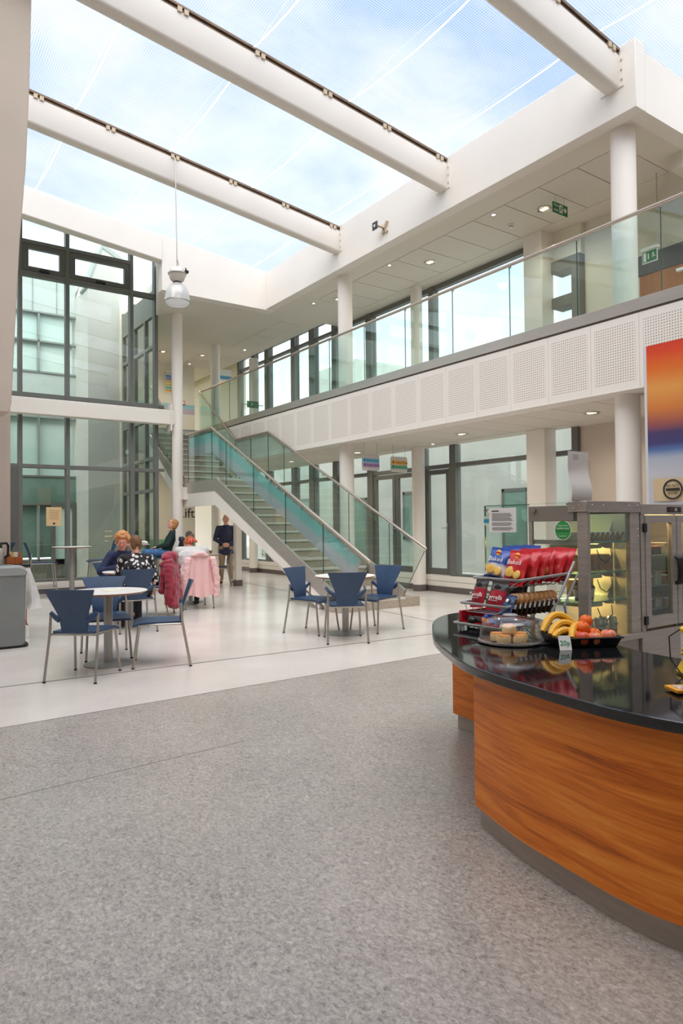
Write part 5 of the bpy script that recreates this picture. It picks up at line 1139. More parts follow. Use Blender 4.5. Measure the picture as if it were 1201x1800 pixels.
BE = smooth_path([(3.7, 3.28), (3.66, 3.02), (3.5, 2.7), (3.3, 2.35), (3.15, 2.06), (3.07, 1.82), (3.06, 1.5), (3.1, 1.1), (3.25, .7), (3.45, .3), (3.62, .05), (2.62, 0)], 4)
co = thing('cafe_counter', 'curved cafe counter with a black granite top and orange wood front', 'counter', (2.7, 1.8, 0))
part('worktop', G().prism(FE[:-1] + BE[:-1], CT - .04, CT), GRAN, co, bev=.006, label='polished black granite worktop')
def ribbon(path, z0, z1, nm, m, th, parent, label=None):
    nrm = []
    for i in range(len(path)):
        d = V(path[min(i + 1, len(path) - 1)]) - V(path[max(i - 1, 0)]); d.normalize(); nrm.append(V((d.y, -d.x)) if True else d)
    o_ = [(p[0], p[1]) for p in path]; i_ = [(p[0] + n.x * th, p[1] + n.y * th) for p, n in zip(path, nrm)]
    g = G(); n = len(path); g.v = [(x, y, z0) for x, y in o_] + [(x, y, z1) for x, y in o_] + [(x, y, z0) for x, y in i_] + [(x, y, z1) for x, y in i_]
    for i in range(n - 1): g.f += [(i, i + 1, n + i + 1, n + i), (2 * n + i, 3 * n + i, 3 * n + i + 1, 2 * n + i + 1), (n + i, n + i + 1, 3 * n + i + 1, 3 * n + i), (i, 2 * n + i, 2 * n + i + 1, i + 1)]
    g.f += [(0, n, 3 * n, 2 * n), (n - 1, 3 * n - 1, 4 * n - 1, 2 * n - 1)]
    L_ = [0]
    for i in range(1, n): L_.append(L_[-1] + (V(path[i]) - V(path[i - 1])).length)
    o = part(nm, g, m, parent, label=label); uv = o.data.uv_layers.new(name='UVMap')
    for l in o.data.loops: k = l.vertex_index; uv.data[l.index].uv = (L_[k % n], z1 if (k // n) % 2 else z0)
    return o
PF = smooth_path([(2.68, .0), (2.44, .35), (2.25, .75), (2.13, 1.15), (2.105, 1.36), (2.13, 1.6), (2.18, 1.9), (2.28, 2.225)])
ribbon(PF, .1, CT - .04, 'front_panel', CWOOD, .03, co, 'curved orange wood front panel')
ribbon([(x + .035, y - .0) for x, y in PF], 0, .1, 'plinth', STEEL_D, .02, co)
part('end_frame', G().prism([(2.36, 2.15), (3.05, 1.95), (3.05, 1.9), (2.36, 2.1)], 0, CT - .04), DKGREY, co, smooth=False)
ribbon([(3.5, 2.75), (3.3, 2.76), (3.22, 2.9), (3.23, 3.2), (3.27, 3.39), (3.5, 3.4)][::-1] and [(3.24, 2.72), (3.235, 3.0), (3.245, 3.2), (3.27, 3.385)], .1, CT - .04, 'end_panel', CWOOD, .03, co)
ribbon([(3.27, 2.74), (3.265, 3.0), (3.275, 3.2), (3.29, 3.36)], 0, .1, 'end_plinth', STEEL_D, .02, co)
part('end_body', G().prism([(3.28, 2.74), (3.6, 2.9), (3.6, 3.3), (3.32, 3.37)], .0, CT - .04), DKGREY, co, smooth=False)
# ---- crisp rack
WIRE = mat('grey_wire', (176, 176, 176), .4, .3)
rk = thing('snack_rack', 'grey three tier wire snack rack standing on the counter', 'rack', (3.2, 2.8, CT))
ya, yb = 2.63, 2.98
tiers = [(2.9, .79, .34), (2.96, .905, .44), (3.07, 1.05, .46)]
for i, (xf, z, dp) in enumerate(tiers):
    part('tier_frame', G().tube([(xf + dp, ya, z + .02), (xf, ya, z), (xf, yb, z), (xf + dp, yb, z + .02), (xf + dp, ya, z + .02)], .0085, 8), WIRE, rk)
    for k in range(8):
        x = xf + dp * (k + .5) / 8; part('tier_wire', G().tube([(x, ya, z + .006), (x - .04, ya + .06, z - .045), (x - .04, yb - .06, z - .045), (x, yb, z + .006)], .003, 5), WIRE, rk)
for y in (ya - .008, yb + .008):
    part('side_upright', G().tube([(3.57, y, 1.14), (3.42, y, .93), (3.26, y, CT + .006)], .009, 8), WIRE, rk); part('side_upright', G().tube([(3.6, y, 1.06), (3.47, y, .88), (3.5, y, CT + .006)], .007, 8), WIRE, rk)
    for x, z in ((3.53, 1.08), (3.41, .915)): part('stud', G().cyl((x, y - .012, z), (x, y + .012, z), .01, n=8), STEEL, rk)
part('foot_bar', G().tube([(2.98, ya + .05, .82), (2.96, ya + .05, CT + .004), (2.96, yb - .05, CT + .004), (2.98, yb - .05, .82)], .006, 6), WIRE, rk)
def bagmesh(w, h, t, seed):
    g = G()
    def f(sg):
        def q(u, v):
            e = max(0, math.sin(pi * min(1, max(0, (v - .06) / .88)))) ** .55 * max(0, math.sin(pi * u)) ** .6
            wob = .10 * NZ.noise(V((u * 4, v * 5, seed))) + .05 * NZ.noise(V((u * 11, v * 12, seed + 3)))
            return ((u - .5) * w * (1 - .06 * math.sin(pi * v)) + .004 * NZ.noise(V((v * 6, seed, 0))), sg * (t / 2 * e * (1 + wob * 2.2) + .0008), v * h)
        return q
    g.grid(f(-1), 15, 19).grid(f(1), 15, 19); return g
def packmat(name, low, high, mid=.5, low2=None):
    k = NT(name); c = k.n('ShaderNodeTexCoord'); sp = k.n('ShaderNodeSeparateXYZ'); k.l(c.outputs['Object'], sp.inputs[0]); n = k.noise(26, 3, .5, c.outputs['Object'])
    z = k.math('ADD', k.math('DIVIDE', sp.outputs['Z'], .2), k.math('MULTIPLY', k.math('SUBTRACT', n, .5), .12))
    stops = [(0, low2 or low), (.12, low2 or low), (.2, low), (mid - .04, low), (mid + .04, high), (1, high)]
    k.l(k.ramp(z, stops), k.b.inputs['Base Color']); k.b.inputs['Roughness'].default_value = .3; k.b.inputs['Specular IOR Level'].default_value = .6; return k.m
PBLUE = packmat('blue_crisp_packet', (222, 226, 232), (44, 84, 168), .5, (30, 44, 104)); PRED = packmat('red_crisp_packet', (216, 62, 62), (206, 32, 44), .45, (196, 30, 40)); PTY = packmat('dark_red_crisp_packet', (168, 22, 44), (58, 54, 54), .55); SILV = mat('silver_foil', (190, 188, 186), .3, .7); PGREY = mat('grey_foil_packet', (116, 112, 112), .35, .4, col2=(84, 80, 82), scale=20)
YEL = mat('crisp_yellow', (240, 200, 104), .5, col2=(226, 172, 70), scale=30); LOGO_Y = mat('logo_yellow', (246, 196, 40), .5); LOGO_R = mat('logo_red', (206, 40, 40), .5)
def packet(nm, pos, lean, m, label, group, w=.15, h=.205, t=.062, seed=1, rz=-pi / 2, deco=None, cat='crisp packet'):
    """front of the packet is local -Y; rz turns it, lean tips the top backwards"""
    o = thing(nm, label, cat, pos, rz, group)
    random.seed(seed); rz += random.uniform(-.12, .12); tw = random.uniform(-.09, .09)
    o.rotation_euler = (-lean, tw, rz); W[o] = M.Translation(V(pos)) @ M.Rotation(rz, 4, 'Z') @ M.Rotation(tw, 4, 'Y') @ M.Rotation(-lean, 4, 'X')
    part('pouch', bagmesh(w, h, t, seed), m, o, world=False, recalc=False)
    part('crimp', G().box(-w / 2, -.001, h - .004, w / 2, .001, h + .008).box(-w / 2, -.001, -.006, w / 2, .001, .004), SILV if m is PGREY else m, o, world=False, smooth=False)
    mw = W[o]; F = lambda x, z, y=-t / 2: mw @ V((x, y, z))
    r3 = mw.to_3x3() @ V((1, 0, 0)); u3 = mw.to_3x3() @ V((0, 0, 1))
    if deco == 'baked':
        part('logo_disc', G().ell((0, -t * .40, h * .84), (.019, .003, .019), 14, 6), LOGO_Y, o, world=False); part('logo_band', G().ell((0, -t * .40 - .001, h * .84), (.021, .003, .008), 14, 6), LOGO_R, o, world=False)
        text('lettering', 'Baked', .042, F(0, h * .62, -t * .56), r3, u3, TXTW, o)
        part('crisp_print', G().ell((-.018, -t * .44, h * .34), (.036, .006, .034), 16, 8).ell((.034, -t * .42, h * .27), (.026, .006, .028), 16, 8), YEL, o, world=False)
    if deco == 'tyr':
        text('lettering', 'Tyrrells', .039, F(0, h * .40, -t * .56), r3, u3, TXTW, o); part('small_print', G().box(-.03, -t * .53, h * .28, .03, -t * .52, h * .292), TXTW, o, world=False, smooth=False)
        part('stamp', G().ell((0, -t * .44, h * .8), (.024, .003, .016), 12, 6), BLACK, o, world=False)
    return o
# packets face -X: local -Y must point to -X  => rz = -90 deg
gT, gM = 'crisp packets on the top tier', 'crisp packets on the middle tier'
packet('crisp_packet', (3.12, 2.875, 1.035), .42, PBLUE, 'blue baked crisp packet standing foremost on the top tier', gT, seed=2, deco='baked')
ORD = ('first', 'second', 'third', 'fourth', 'fifth', 'sixth', 'seventh', 'eighth', 'ninth')
for i in range(3): packet('crisp_packet', (3.21 + .085 * i, 2.87, 1.045), .42, PBLUE, '%s blue crisp packet behind the foremost blue one on the top tier' % ORD[i], gT, seed=11 + i)
packet('crisp_packet', (3.12, 2.725, 1.02), .40, PRED, 'red baked crisp packet standing foremost on the top tier', gT, w=.155, seed=5, deco='baked')
for i in range(5): packet('crisp_packet', (3.205 + .077 * i, 2.71, 1.03), .42 + .03 * (i % 2), PRED, '%s red crisp packet behind the foremost red one on the top tier' % ORD[i], gT, w=.155, seed=20 + i, deco='baked' if i == 2 else None)
packet('crisp_packet', (3.0, 2.895, .885), .38, PTY, 'dark red and black crisp packet at the stair end of the middle tier', gM, w=.12, h=.165, t=.05, seed=31, deco='tyr')
packet('crisp_packet', (3.0, 2.755, .88), .38, PTY, 'dark red and black crisp packet in the centre front of the middle tier', gM, w=.13, h=.165, t=.05, seed=33, deco='tyr')
for i in range(3): packet('crisp_packet', (3.09 + .09 * i, 2.83 - .05 * (i % 2), .89), .4, PGREY, '%s grey foil crisp packet behind the dark red ones' % ORD[i], gM, w=.15, h=.165, t=.05, seed=40 + i)
BAR = mat('biscuit_wrapper', (196, 146, 92), .3, col2=(150, 100, 56), scale=26, spec=.7); BARD = mat('dark_biscuit_pack', (60, 44, 30), .4)
for i in range(9):
    x = 3.02 + .042 * i; o = thing('biscuit_pack', '%s brown biscuit pack from the front of the middle tier' % ORD[i], 'biscuit pack', (x, 2.66, .855), 0, 'biscuit packs on the middle tier')
    o.rotation_euler = (0, .38, 0); W[o] = M.Translation((x, 2.66, .855)) @ M.Rotation(.38, 4, 'Y')
    part('wrapper', G().hull((0, -.0, .075), (.012, .045, .03), (0, 0, .1), (.012, .045, .03)), BAR, o, world=False); part('backing', G().box(.008, -.045, .0, .012, .045, .08), BARD, o, world=False, smooth=False); part('price_tab', G().box(-.014, -.047, .035, -.012, -.02, .06), PAPER, o, world=False, smooth=False)
bl_ = packet('snack_packet', (2.985, 2.66, .865), .5, mat('blue_black_packet', (70, 104, 160), .3, col2=(30, 36, 50), scale=18), 'blue and black snack packet at the corner of the middle tier', None, w=.09, h=.11, t=.03, seed=51, cat='snack packet')
part('round_label', G().ell((0, -.015, .075), (.02, .004, .02), 14, 6), TXT, bl_, world=False); part('round_label', G().ell((0, -.019, .075), (.012, .002, .012), 14, 6), PAPER, bl_, world=False)
# things in the bottom tray
bx = thing('sweet_box', 'open red sweet box lying in the bottom tray of the rack', 'box', (3.05, 2.9, .79))
REDB = mat('box_red', (188, 24, 40), .4)
part('box_body', G().box(2.93, 2.68, .775, 3.2, 2.97, .782).box(2.93, 2.95, .775, 3.2, 2.97, .86).box(3.18, 2.68, .775, 3.2, 2.97, .86).box(2.93, 2.68, .775, 2.945, 2.97, .80), REDB, bx, smooth=False)
part('box_print', G().box(2.926, 2.8, .782, 2.929, 2.94, .795), TXT, bx, smooth=False)
def sweet(x, y, z, m, label, s=(.05, .018, .016), rz=.3, ry=.2):
    t = thing('sweet_bar', label, 'sweet', (x, y, z), rz, 'wrapped sweets in the bottom tray')
    part('wrapper', G().hull((-s[0], 0, 0), (s[1], s[1], s[2]), (s[0], 0, 0), (s[1], s[1], s[2])), m, t, world=False)
    for k in (-1, 1): part('twist_end', G().box(k * (s[0] + .012) - .012, -.02, -.002, k * (s[0] + .012) + .012, .02, .002), m, t, world=False, smooth=False)
SB = mat('sweet_blue', (58, 98, 196), .3, col2=(90, 136, 220), scale=30); SK = mat('sweet_black', (30, 28, 30), .35); SO = mat('sweet_orange', (230, 112, 30), .4)
sweet(3.06, 2.84, .83, SB, 'blue wrapped bar lying on top in the bottom tray'); sweet(3.02, 2.8, .805, SB, 'blue wrapped bar lying low in the bottom tray', rz=.9); sweet(3.1, 2.76, .81, SB, 'blue wrapped bar toward the fruit side of the bottom tray', rz=-.4)
sweet(2.97, 2.84, .81, SK, 'black wrapped bar at the front of the bottom tray', (.045, .03, .022), 1.4); sweet(2.955, 2.79, .81, SO, 'orange wrapped sweet at the front of the bottom tray', (.02, .022, .022), 1.2); sweet(2.96, 2.9, .81, SK, 'black wrapped bar at the stair end of the bottom tray', (.04, .026, .022), 1.0)
# ---- cake dome with scones
DX, DY = 2.79, 2.45
cp_ = thing('cake_stand', 'low metal cake plate under a clear dome on the counter', 'cake plate', (DX, DY, CT))
part('plate', G().lathe([(0, 0), (.15, 0), (.172, .006), (.172, .01), (.15, .008), (0, .008)], (DX, DY, CT), 48, close=False), CHROME, cp_)
part('grip_tab', G().obox((DX + .075, DY - .165, CT + .006), (.09, .05, .01), -.5), BLACK, cp_, bev=.003)
dm = thing('cake_dome', 'clear plastic dome covering the scones', 'dome', (DX, DY, CT + .01))
part('shell', G().lathe([(.163, .011), (.16, .05), (.152, .09), (.135, .115), (.1, .13), (.05, .138), (.0, .14), (.0, .1375), (.05, .1355), (.1, .1275), (.133, .113), (.15, .089), (.158, .05), (.161, .011)], (DX, DY, CT), 48, close=False), GLASS_CLEAR, dm)
part('rim', G().lathe([(.16, .0105), (.168, .0105), (.168, .016), (.16, .018)], (DX, DY, CT), 48, close=False), glass('dome_rim', (225, 226, 226), film=((220, 220, 220), .25)), dm)
part('top_grip', G().lathe([(.035, .136), (.04, .142), (.03, .148), (0, .149)], (DX, DY, CT), 24, close=False), glass('dome_grip', (220, 222, 222), film=((226, 226, 226), .3)), dm)
def sconem():
    k = NT('baked_scone'); c = k.n('ShaderNodeTexCoord'); sp = k.n('ShaderNodeSeparateXYZ'); k.l(c.outputs['Object'], sp.inputs[0]); n = k.noise(40, 4, .6, c.outputs['Object'])
    z = k.math('ADD', k.math('DIVIDE', sp.outputs['Z'], .045), k.math('MULTIPLY', k.math('SUBTRACT', n, .5), .5))
    k.l(k.ramp(z, [(.0, (222, 174, 116)), (.3, (250, 220, 168)), (.75, (246, 210, 150)), (.95, (228, 152, 78))]), k.b.inputs['Base Color']); k.b.inputs['Roughness'].default_value = .8; k.bump(n, .4, .004); return k.m
SCONE = sconem()
sm_ = mesh_of(G().lathe([(.0, 0), (.028, 0), (.036, .005), (.036, .02), (.0345, .036), (.029, .045), (.0, .046)], (0, 0, 0), 26, close=False), 'scone'); sm_.materials.append(SCONE)
for v in sm_.vertices: v.co += v.normal * (.003 * NZ.noise(v.co * 40))
d_f = V((-.574, -.82)); d_r = V((.82, -.573))
for (a, b, z, lab) in ((-.035, .035, .009, 'scone at the front of the pile below the top one'), (-.03, -.045, .009, 'scone at the stair end of the front row'), (.045, -.065, .01, 'scone behind the stair end one'), (.045, .06, .01, 'scone at the fruit side of the pile'), (.0, -.012, .055, 'scone on top of the pile under the dome')):
    p = V((DX - .045, DY - .045)) - d_f * a + d_r * b
    o = bpy.data.objects.new('scone', sm_); COL.objects.link(o); o.location = (p.x, p.y, CT + z); o.rotation_euler = (0, 0, a * 40); W[o] = M.Translation(o.location); tag(o, lab, 'scone', 'scones under the dome')
# ---- fruit tray
e1, e2 = V((.88, -.475, 0)), V((.475, .88, 0)); O_ = V((2.812, 2.16, CT))
Q = lambda a, b, z: O_ + e1 * a + e2 * b + V((0, 0, z))
ty = thing('fruit_tray', 'black plastic tray holding fruit on the counter', 'tray', tuple(O_ + e1 * .16 + e2 * .12))
def trayf(k0, k1, z0, z1): return [Q(-k1, -k1, z1), Q(.33 + k1, -k1, z1), Q(.33 + k1, .24 + k1, z1), Q(-k1, .24 + k1, z1)]
g = G(); lo = [Q(.02, .02, .002), Q(.31, .02, .002), Q(.31, .22, .002), Q(.02, .22, .002)]; hi = [Q(0, 0, .05), Q(.33, 0, .05), Q(.33, .24, .05), Q(0, .24, .05)]; li = [Q(.025, .025, .006), Q(.305, .025, .006), Q(.305, .215, .006), Q(.025, .215, .006)]; hi2 = [Q(.008, .008, .05), Q(.322, .008, .05), Q(.322, .232, .05), Q(.008, .232, .05)]
g.add(lo + hi + hi2 + li, [(3, 2, 1, 0)] + [(i, (i + 1) % 4, 4 + (i + 1) % 4, 4 + i) for i in range(4)] + [(4 + i, 4 + (i + 1) % 4, 8 + (i + 1) % 4, 8 + i) for i in range(4)] + [(8 + i, 8 + (i + 1) % 4, 12 + (i + 1) % 4, 12 + i) for i in range(4)] + [(12, 13, 14, 15)])
part('tray_body', g, BLACK, ty, smooth=False)
part('rolled_rim', G().tube([Q(-.003, -.003, .05), Q(.333, -.003, .05), Q(.333, .243, .05), Q(-.003, .243, .05), Q(-.003, -.003, .05)], .005, 6), BLACK, ty)
BAN = mat('banana_yellow', (238, 184, 52), .5, col2=(226, 160, 40), scale=14); BANT = mat('banana_tip', (92, 66, 34), .7)
def banana(p0, p1, p2, label, r=.019):
    t = thing('banana', label, 'banana', tuple(p1), 0, 'bananas in the tray'); p0, p1, p2 = V(p0), V(p1), V(p2)
    n = 12; pts = [p0 * (1 - s) ** 2 + p1 * 2 * s * (1 - s) + p2 * s * s for s in [i / n for i in range(n + 1)]]
    rs = [r * (.45 + .55 * min(1, math.sin(pi * (.08 + .84 * i / n)) * 1.6)) for i in range(n + 1)]
    part('peel', G().tube(pts, rs, 6 if False else 8), BAN, t); d = (p0 - pts[1]).normalized(); e = (p2 - pts[-2]).normalized()
    part('stalk', G().tube([p0, p0 + d * .03], [r * .45, .006], 8), BAN, t); part('tip', G().tube([p2, p2 + e * .008], [r * .42, .004], 8), BANT, t)
banana(Q(.17, .19, .085), Q(.07, .23, .21), Q(-.035, .12, .07), 'banana arching highest over the others'); banana(Q(.16, .14, .075), Q(.08, .17, .15), Q(-.015, .075, .06), 'banana second from the top of the bunch')
banana(Q(.13, .075, .065), Q(.06, .1, .1), Q(-.01, .04, .055), 'short banana lowest at the front of the bunch', .017); banana(Q(.19, .12, .095), Q(.12, .12, .12), Q(.075, .02, .05), 'banana running down toward the price card', .018)
ORA = mat('orange_peel', (236, 108, 24), .5, bump=.3, scale=220); APR = mat('apple_red', (198, 44, 46), .3, col2=(226, 120, 70), scale=9, aniso=(3, 3, .6)); APP = mat('apple_pink', (214, 92, 80), .32, col2=(236, 168, 110), scale=9, aniso=(3, 3, .6))
def orange(p, r, label):
    t = thing('orange', label, 'orange', tuple(p), 0, 'oranges in the tray'); part('peel', G().ell(p, (r, r, r * .93), 20, 14), ORA, t); part('navel', G().ell(V(p) + V((-.3, -.4, .86)).normalized() * r * .97, .004, 8, 6), mat('orange_navel', (120, 110, 40), .7), t)
orange(Q(.205, .13, .118), .034, 'orange sitting highest on the fruit'); orange(Q(.165, .085, .09), .035, 'orange resting in front of the highest one'); orange(Q(.225, .085, .055), .034, 'orange half hidden behind the apples'); orange(Q(.25, .14, .048), .034, 'orange at the back of the tray behind the apples')
def apple(p, r, m, label, tilt=.0):
    t = thing('apple', label, 'apple', tuple(p), 0, 'apples in the tray')
    pr = [(0, -.78), (.3, -.86), (.62, -.78), (.88, -.45), (1.0, 0.02), (.95, .42), (.72, .76), (.4, .86), (.16, .78), (0, .66)]
    part('flesh', G().lathe([(a * r, b * r) for a, b in pr], p, 24, close=False), m, t); part('stalk', G().tube([V(p) + V((0, 0, .66 * r)), V(p) + V((.003, .002, 1.1 * r))], .0018, 6), BANT, t)
apple(Q(.135, .035, .045), .038, APR, 'dark red apple beside the price card'); apple(Q(.2, .035, .042), .035, APP, 'pink apple in the middle front of the tray'); apple(Q(.285, .055, .046), .04, APP, 'large pink apple at the end of the tray'); 
solo('lemon', G().ell(Q(.10, .06, .045), (.035, .026, .026), 18, 10), mat('lemon_yellow', (240, 204, 40), .45), 'yellow lemon below the bananas by the price card', 'lemon')
pc = thing('price_card', 'white price card reading 20p leaning on the fruit tray', 'price card', tuple(Q(.07, -.03, 0)))
a0, a1, tv = Q(-.012, -.035, .001), Q(.05, -.035, .001), V((0, 0, .068)) + e2 * .022
g = G().add([a0, a1, a1 + tv, a0 + tv, a0 + e2 * .002, a1 + e2 * .002, a1 + tv + e2 * .002, a0 + tv + e2 * .002], [(0, 1, 2, 3), (7, 6, 5, 4), (0, 4, 5, 1), (1, 5, 6, 2), (2, 6, 7, 3), (3, 7, 4, 0)])
part('card', g, PAPER, pc, smooth=False); text('lettering', '20p', .034, tuple((a0 + a1) / 2 + tv * .5 - e2 * .0015), e1, tv, mat('green_ink', (30, 150, 110), .6), pc)
# ---- collecting box and card at the end of the counter
YB = mat('box_yellow', (240, 196, 30), .45)
cb_ = thing('collecting_box', 'white and yellow charity collecting box with a cord on the counter', 'collecting box', (2.8, 1.47, CT))
part('base', G().lathe([(.075, 0), (.08, .01), (.06, .05), (.058, .06)], (2.8, 1.47, CT), 28), YB, cb_); part('drum', G().lathe([(.06, .06), (.062, .17), (.058, .17)], (2.8, 1.47, CT), 28), PAPER, cb_); part('lid', G().lathe([(.064, .17), (.064, .185), (.05, .195), (0, .197)], (2.8, 1.47, CT), 28, close=False), YB, cb_)
for i in range(5): part('flower_print', G().ell((2.745, 1.505 - .004 * i, CT + .085 + .017 * i), (.006, .006, .007), 8, 6), YB, cb_)
part('cord', G().tube([(2.76, 1.52, CT + .18), (2.73, 1.55, CT + .15), (2.72, 1.54, CT + .06), (2.70, 1.48, CT + .006), (2.62, 1.4, CT + .005)], .003, 6), BLACK, cb_)
cd_ = thing('picture_card', 'small orange framed picture card lying on the counter', 'card', (2.46, 1.33, CT))
part('frame', G().obox((2.47, 1.34, CT + .012), (.12, .09, .012), -.55), mat('card_orange', (232, 160, 36), .5), cd_, bev=.002); part('picture', G().obox((2.47, 1.34, CT + .0185), (.085, .06, .001), -.55), mat('card_picture', (140, 90, 96), .5, col2=(226, 214, 196), scale=60), cd_, smooth=False)
part('easel_foot', G().obox((2.49, 1.355, CT + .003), (.08, .05, .006), -.55), BLACK, cd_, smooth=False)
# ---- display case
ca = thing('display_case', 'stainless steel glass display case with lit shelves behind the counter', 'display case', (4.1, 2.9, 0))
X0, X1, Ya, Yb, ZT = 3.8, 4.4, 2.69, 3.16, 1.52
part('base_cabinet', G().box(X0, Ya + .02, 0, X1, Yb, .58), STEEL_D, ca, bev=.004); part('deck', G().box(X0 - .01, Ya - .01, .58, X1, Yb + .4, .62), STEEL_D, ca, bev=.004)
part('corner_post', G().box(X0, Ya, .62, X0 + .035, Ya + .075, ZT - .07), STEEL_D, ca, bev=.003); part('end_post', G().box(X1 - .12, Ya, .62, X1 - .01, Ya + .04, ZT - .07), STEEL_D, ca, bev=.003); part('rear_post', G().box(X0, Yb - .03, .62, X0 + .02, Yb, ZT - .03), STEEL_D, ca, bev=.003)
part('far_post', G().box(X1 - .03, Yb - .03, .62, X1, Yb, ZT), STEEL_D, ca, smooth=False)
part('top_rail', G().box(X0 - .006, Ya - .006, ZT - .075, X1, Ya + .05, ZT), STEEL_D, ca, bev=.003); part('corner_bracket', G().box(X0 - .008, Ya - .004, ZT - .072, X0 + .01, Ya + .14, ZT - .002), STEEL_D, ca, bev=.004)
part('light_box', G().box(X0 - .002, Ya + .1, 1.39, X0 + .06, Yb, 1.495), mat('light_box_grey', (150, 144, 136), .45, .4), ca, bev=.003); part('roof_glass', G().box(X0, Ya, ZT - .012, X1, Yb + .4, ZT - .004), GLASS, ca, smooth=False)
part('front_glass', G().box(X0 + .004, Ya + .075, .62, X0 + .012, Yb - .01, 1.39), GLASS, ca, smooth=False)
part('screen_glass', G().box(X0 + .004, Yb, .62, X0 + .014, 3.575, 1.51), GLASS_G, ca, smooth=False); part('screen_edge', G().box(X0 + .003, 3.572, .62, X0 + .015, 3.577, 1.51), GLASS_EDGE, ca, smooth=False); part('screen_edge', G().box(X0 + .003, Yb, 1.507, X0 + .015, 3.577, 1.512), GLASS_EDGE, ca, smooth=False)
part('end_glass', G().box(X0 + .035, Ya + .012, .64, X1 - .12, Ya + .018, 1.44), GLASS, ca, smooth=False)
part('shelf_rail', G().box(X0 + .016, Ya + .08, 1.235, X0 + .03, Yb, 1.265), STEEL_D, ca, smooth=False)
part('back_panel', G().box(X1 - .014, Ya + .05, .62, X1 - .006, Yb, 1.44), mat('case_lining', (186, 178, 156), .4, .2), ca, smooth=False)
SHG = glass('shelf_glass', (196, 226, 212), film=((226, 240, 232), .12))
for z, lamp in ((1.25, 1), (1.05, 1), (.86, 1)):
    s = part('glass_shelf', G().box(X0 + .03, Ya + .04, z - .008, X1 - .05, Yb - .02, z), SHG, ca, smooth=False); part('shelf_edge', G().box(X0 + .04, Ya + .035, z - .008, X1 - .1, Ya + .04, z), mat('edge_green', (46, 122, 100), .2), s, smooth=False)
    br_ = part('bracket', G().prism([(X1 - .02, z + .14), (X1 - .02, z - .06), (X1 - .12, z - .05), (X1 - .2, z - .02), (X1 - .1, z - .01)], Ya + .2, Ya + .205, 1), STEEL_D, ca, smooth=False)
    part('lamp_tube', G().cyl((X0 + .24, Yb - .05, z - .03), (X1 - .08, Yb - .05, z - .03), .011, n=10), mat('warm_tube', (255, 226, 170), .4, emit=(255, 206, 130), es=75), ca)
    part('lamp_trough', G().box(X0 + .12, Ya + .1, z - .045, X0 + .3, Yb - .08, z - .02), mat('trough_cream', (214, 206, 170), .5), ca, smooth=False)
    part('lamp_wire', G().tube([(X0 + .2, Ya + .07, z - .05), (X0 + .22, Ya + .06, z - .11), (X0 + .29, Ya + .06, z - .14), (X0 + .35, Ya + .06, z - .1), (X0 + .37, Ya + .08, z - .04)], .0035, 6), BLACK, ca)
for i in range(9): part('rivet', G().ell([(X0 + .05, Ya - .007, ZT - .03), (X0 + .17, Ya - .007, ZT - .03), (X1 - .14, Ya - .007, ZT - .03), (X1 - .04, Ya - .007, ZT - .03), (X0 - .009, Ya + .05, ZT - .03), (X0 - .009, Ya + .09, ZT - .05), (X1 - .03, Ya - .002, 1.33), (X1 - .03, Ya - .002, 1.28), (X1 - .03, Ya - .002, .72)][i], (.006, .006, .006), 8, 6), CHROME, ca)
for y, z in ((3.10, 1.47), (3.545, 1.475)): part('glass_stud', G().cyl((X0 + .0, y, z), (X0 - .02, y, z), .014, n=12), CHROME, ca)
ap = part('apple_sticker', G().cyl((X0 - .0005, 2.875, 1.33), (X0 + .001, 2.875, 1.33), .066, n=32), PAPER, ca, label='green apple shaped sticker')
AG = mat('sticker_green', (58, 168, 84), .5)
part('sticker_disc', G().cyl((X0 - .0015, 2.875, 1.33), (X0 - .0005, 2.875, 1.33), .061, n=32), AG, ap)
part('sticker_leaf', G().prism([(2.885, 1.385), (2.865, 1.40), (2.845, 1.425), (2.855, 1.44), (2.875, 1.43), (2.89, 1.405)], X0 - .0015, X0 + .001, 0), AG, ap, smooth=False); part('sticker_stem', G().prism([(2.885, 1.39), (2.9, 1.405), (2.93, 1.41), (2.928, 1.418), (2.897, 1.413), (2.88, 1.396)], X0 - .0015, X0 + .001, 0), PAPER, ap, smooth=False)
for s_, z, sz in (('This place serves', 1.362, .012), ('healthier food', 1.343, .017), ('Look for it', 1.292, .013)): text('lettering', s_, sz, (X0 - .0025, 2.875, z), (0, -1, 0), (0, 0, 1), TXTW, ca)
part('sticker_line', G().box(X0 - .002, 2.82, 1.322, X0 - .0012, 2.93, 1.326), TXT, ca, smooth=False)
nt_ = part('paper_notice', G().box(X0 - .003, 3.27, 1.315, X0 + .001, 3.525, 1.492), PAPER, ca, smooth=False, label='white printed notice taped to the glass screen')
INK = mat('notice_ink', (120, 118, 120), .8)
for i in range(16):
    if i in (8, 12): continue
    part('print_line', G().box(X0 - .004, 3.30 + (.05 if i == 0 else .004 * ((i * 5) % 7)), 1.462 - .0085 * i - .004, X0 - .003, 3.495, 1.462 - .0085 * i) if i else G().box(X0 - .004, 3.43, 1.466, X0 - .003, 3.497, 1.474), TXT if i == 0 else INK, ca, smooth=False)
rs = part('round_sticker', G().cyl((X0 + .0, 3.53, 1.40), (X0 + .002, 3.53, 1.40), .05, n=28), mat('sticker_mint', (206, 226, 208), .5), ca, label='pale round sticker with a blue band'); part('sticker_band', G().box(X0 - .001, 3.525, 1.385, X0 + .0, 3.58, 1.413), mat('sticker_blue', (40, 150, 186), .5), rs, smooth=False)
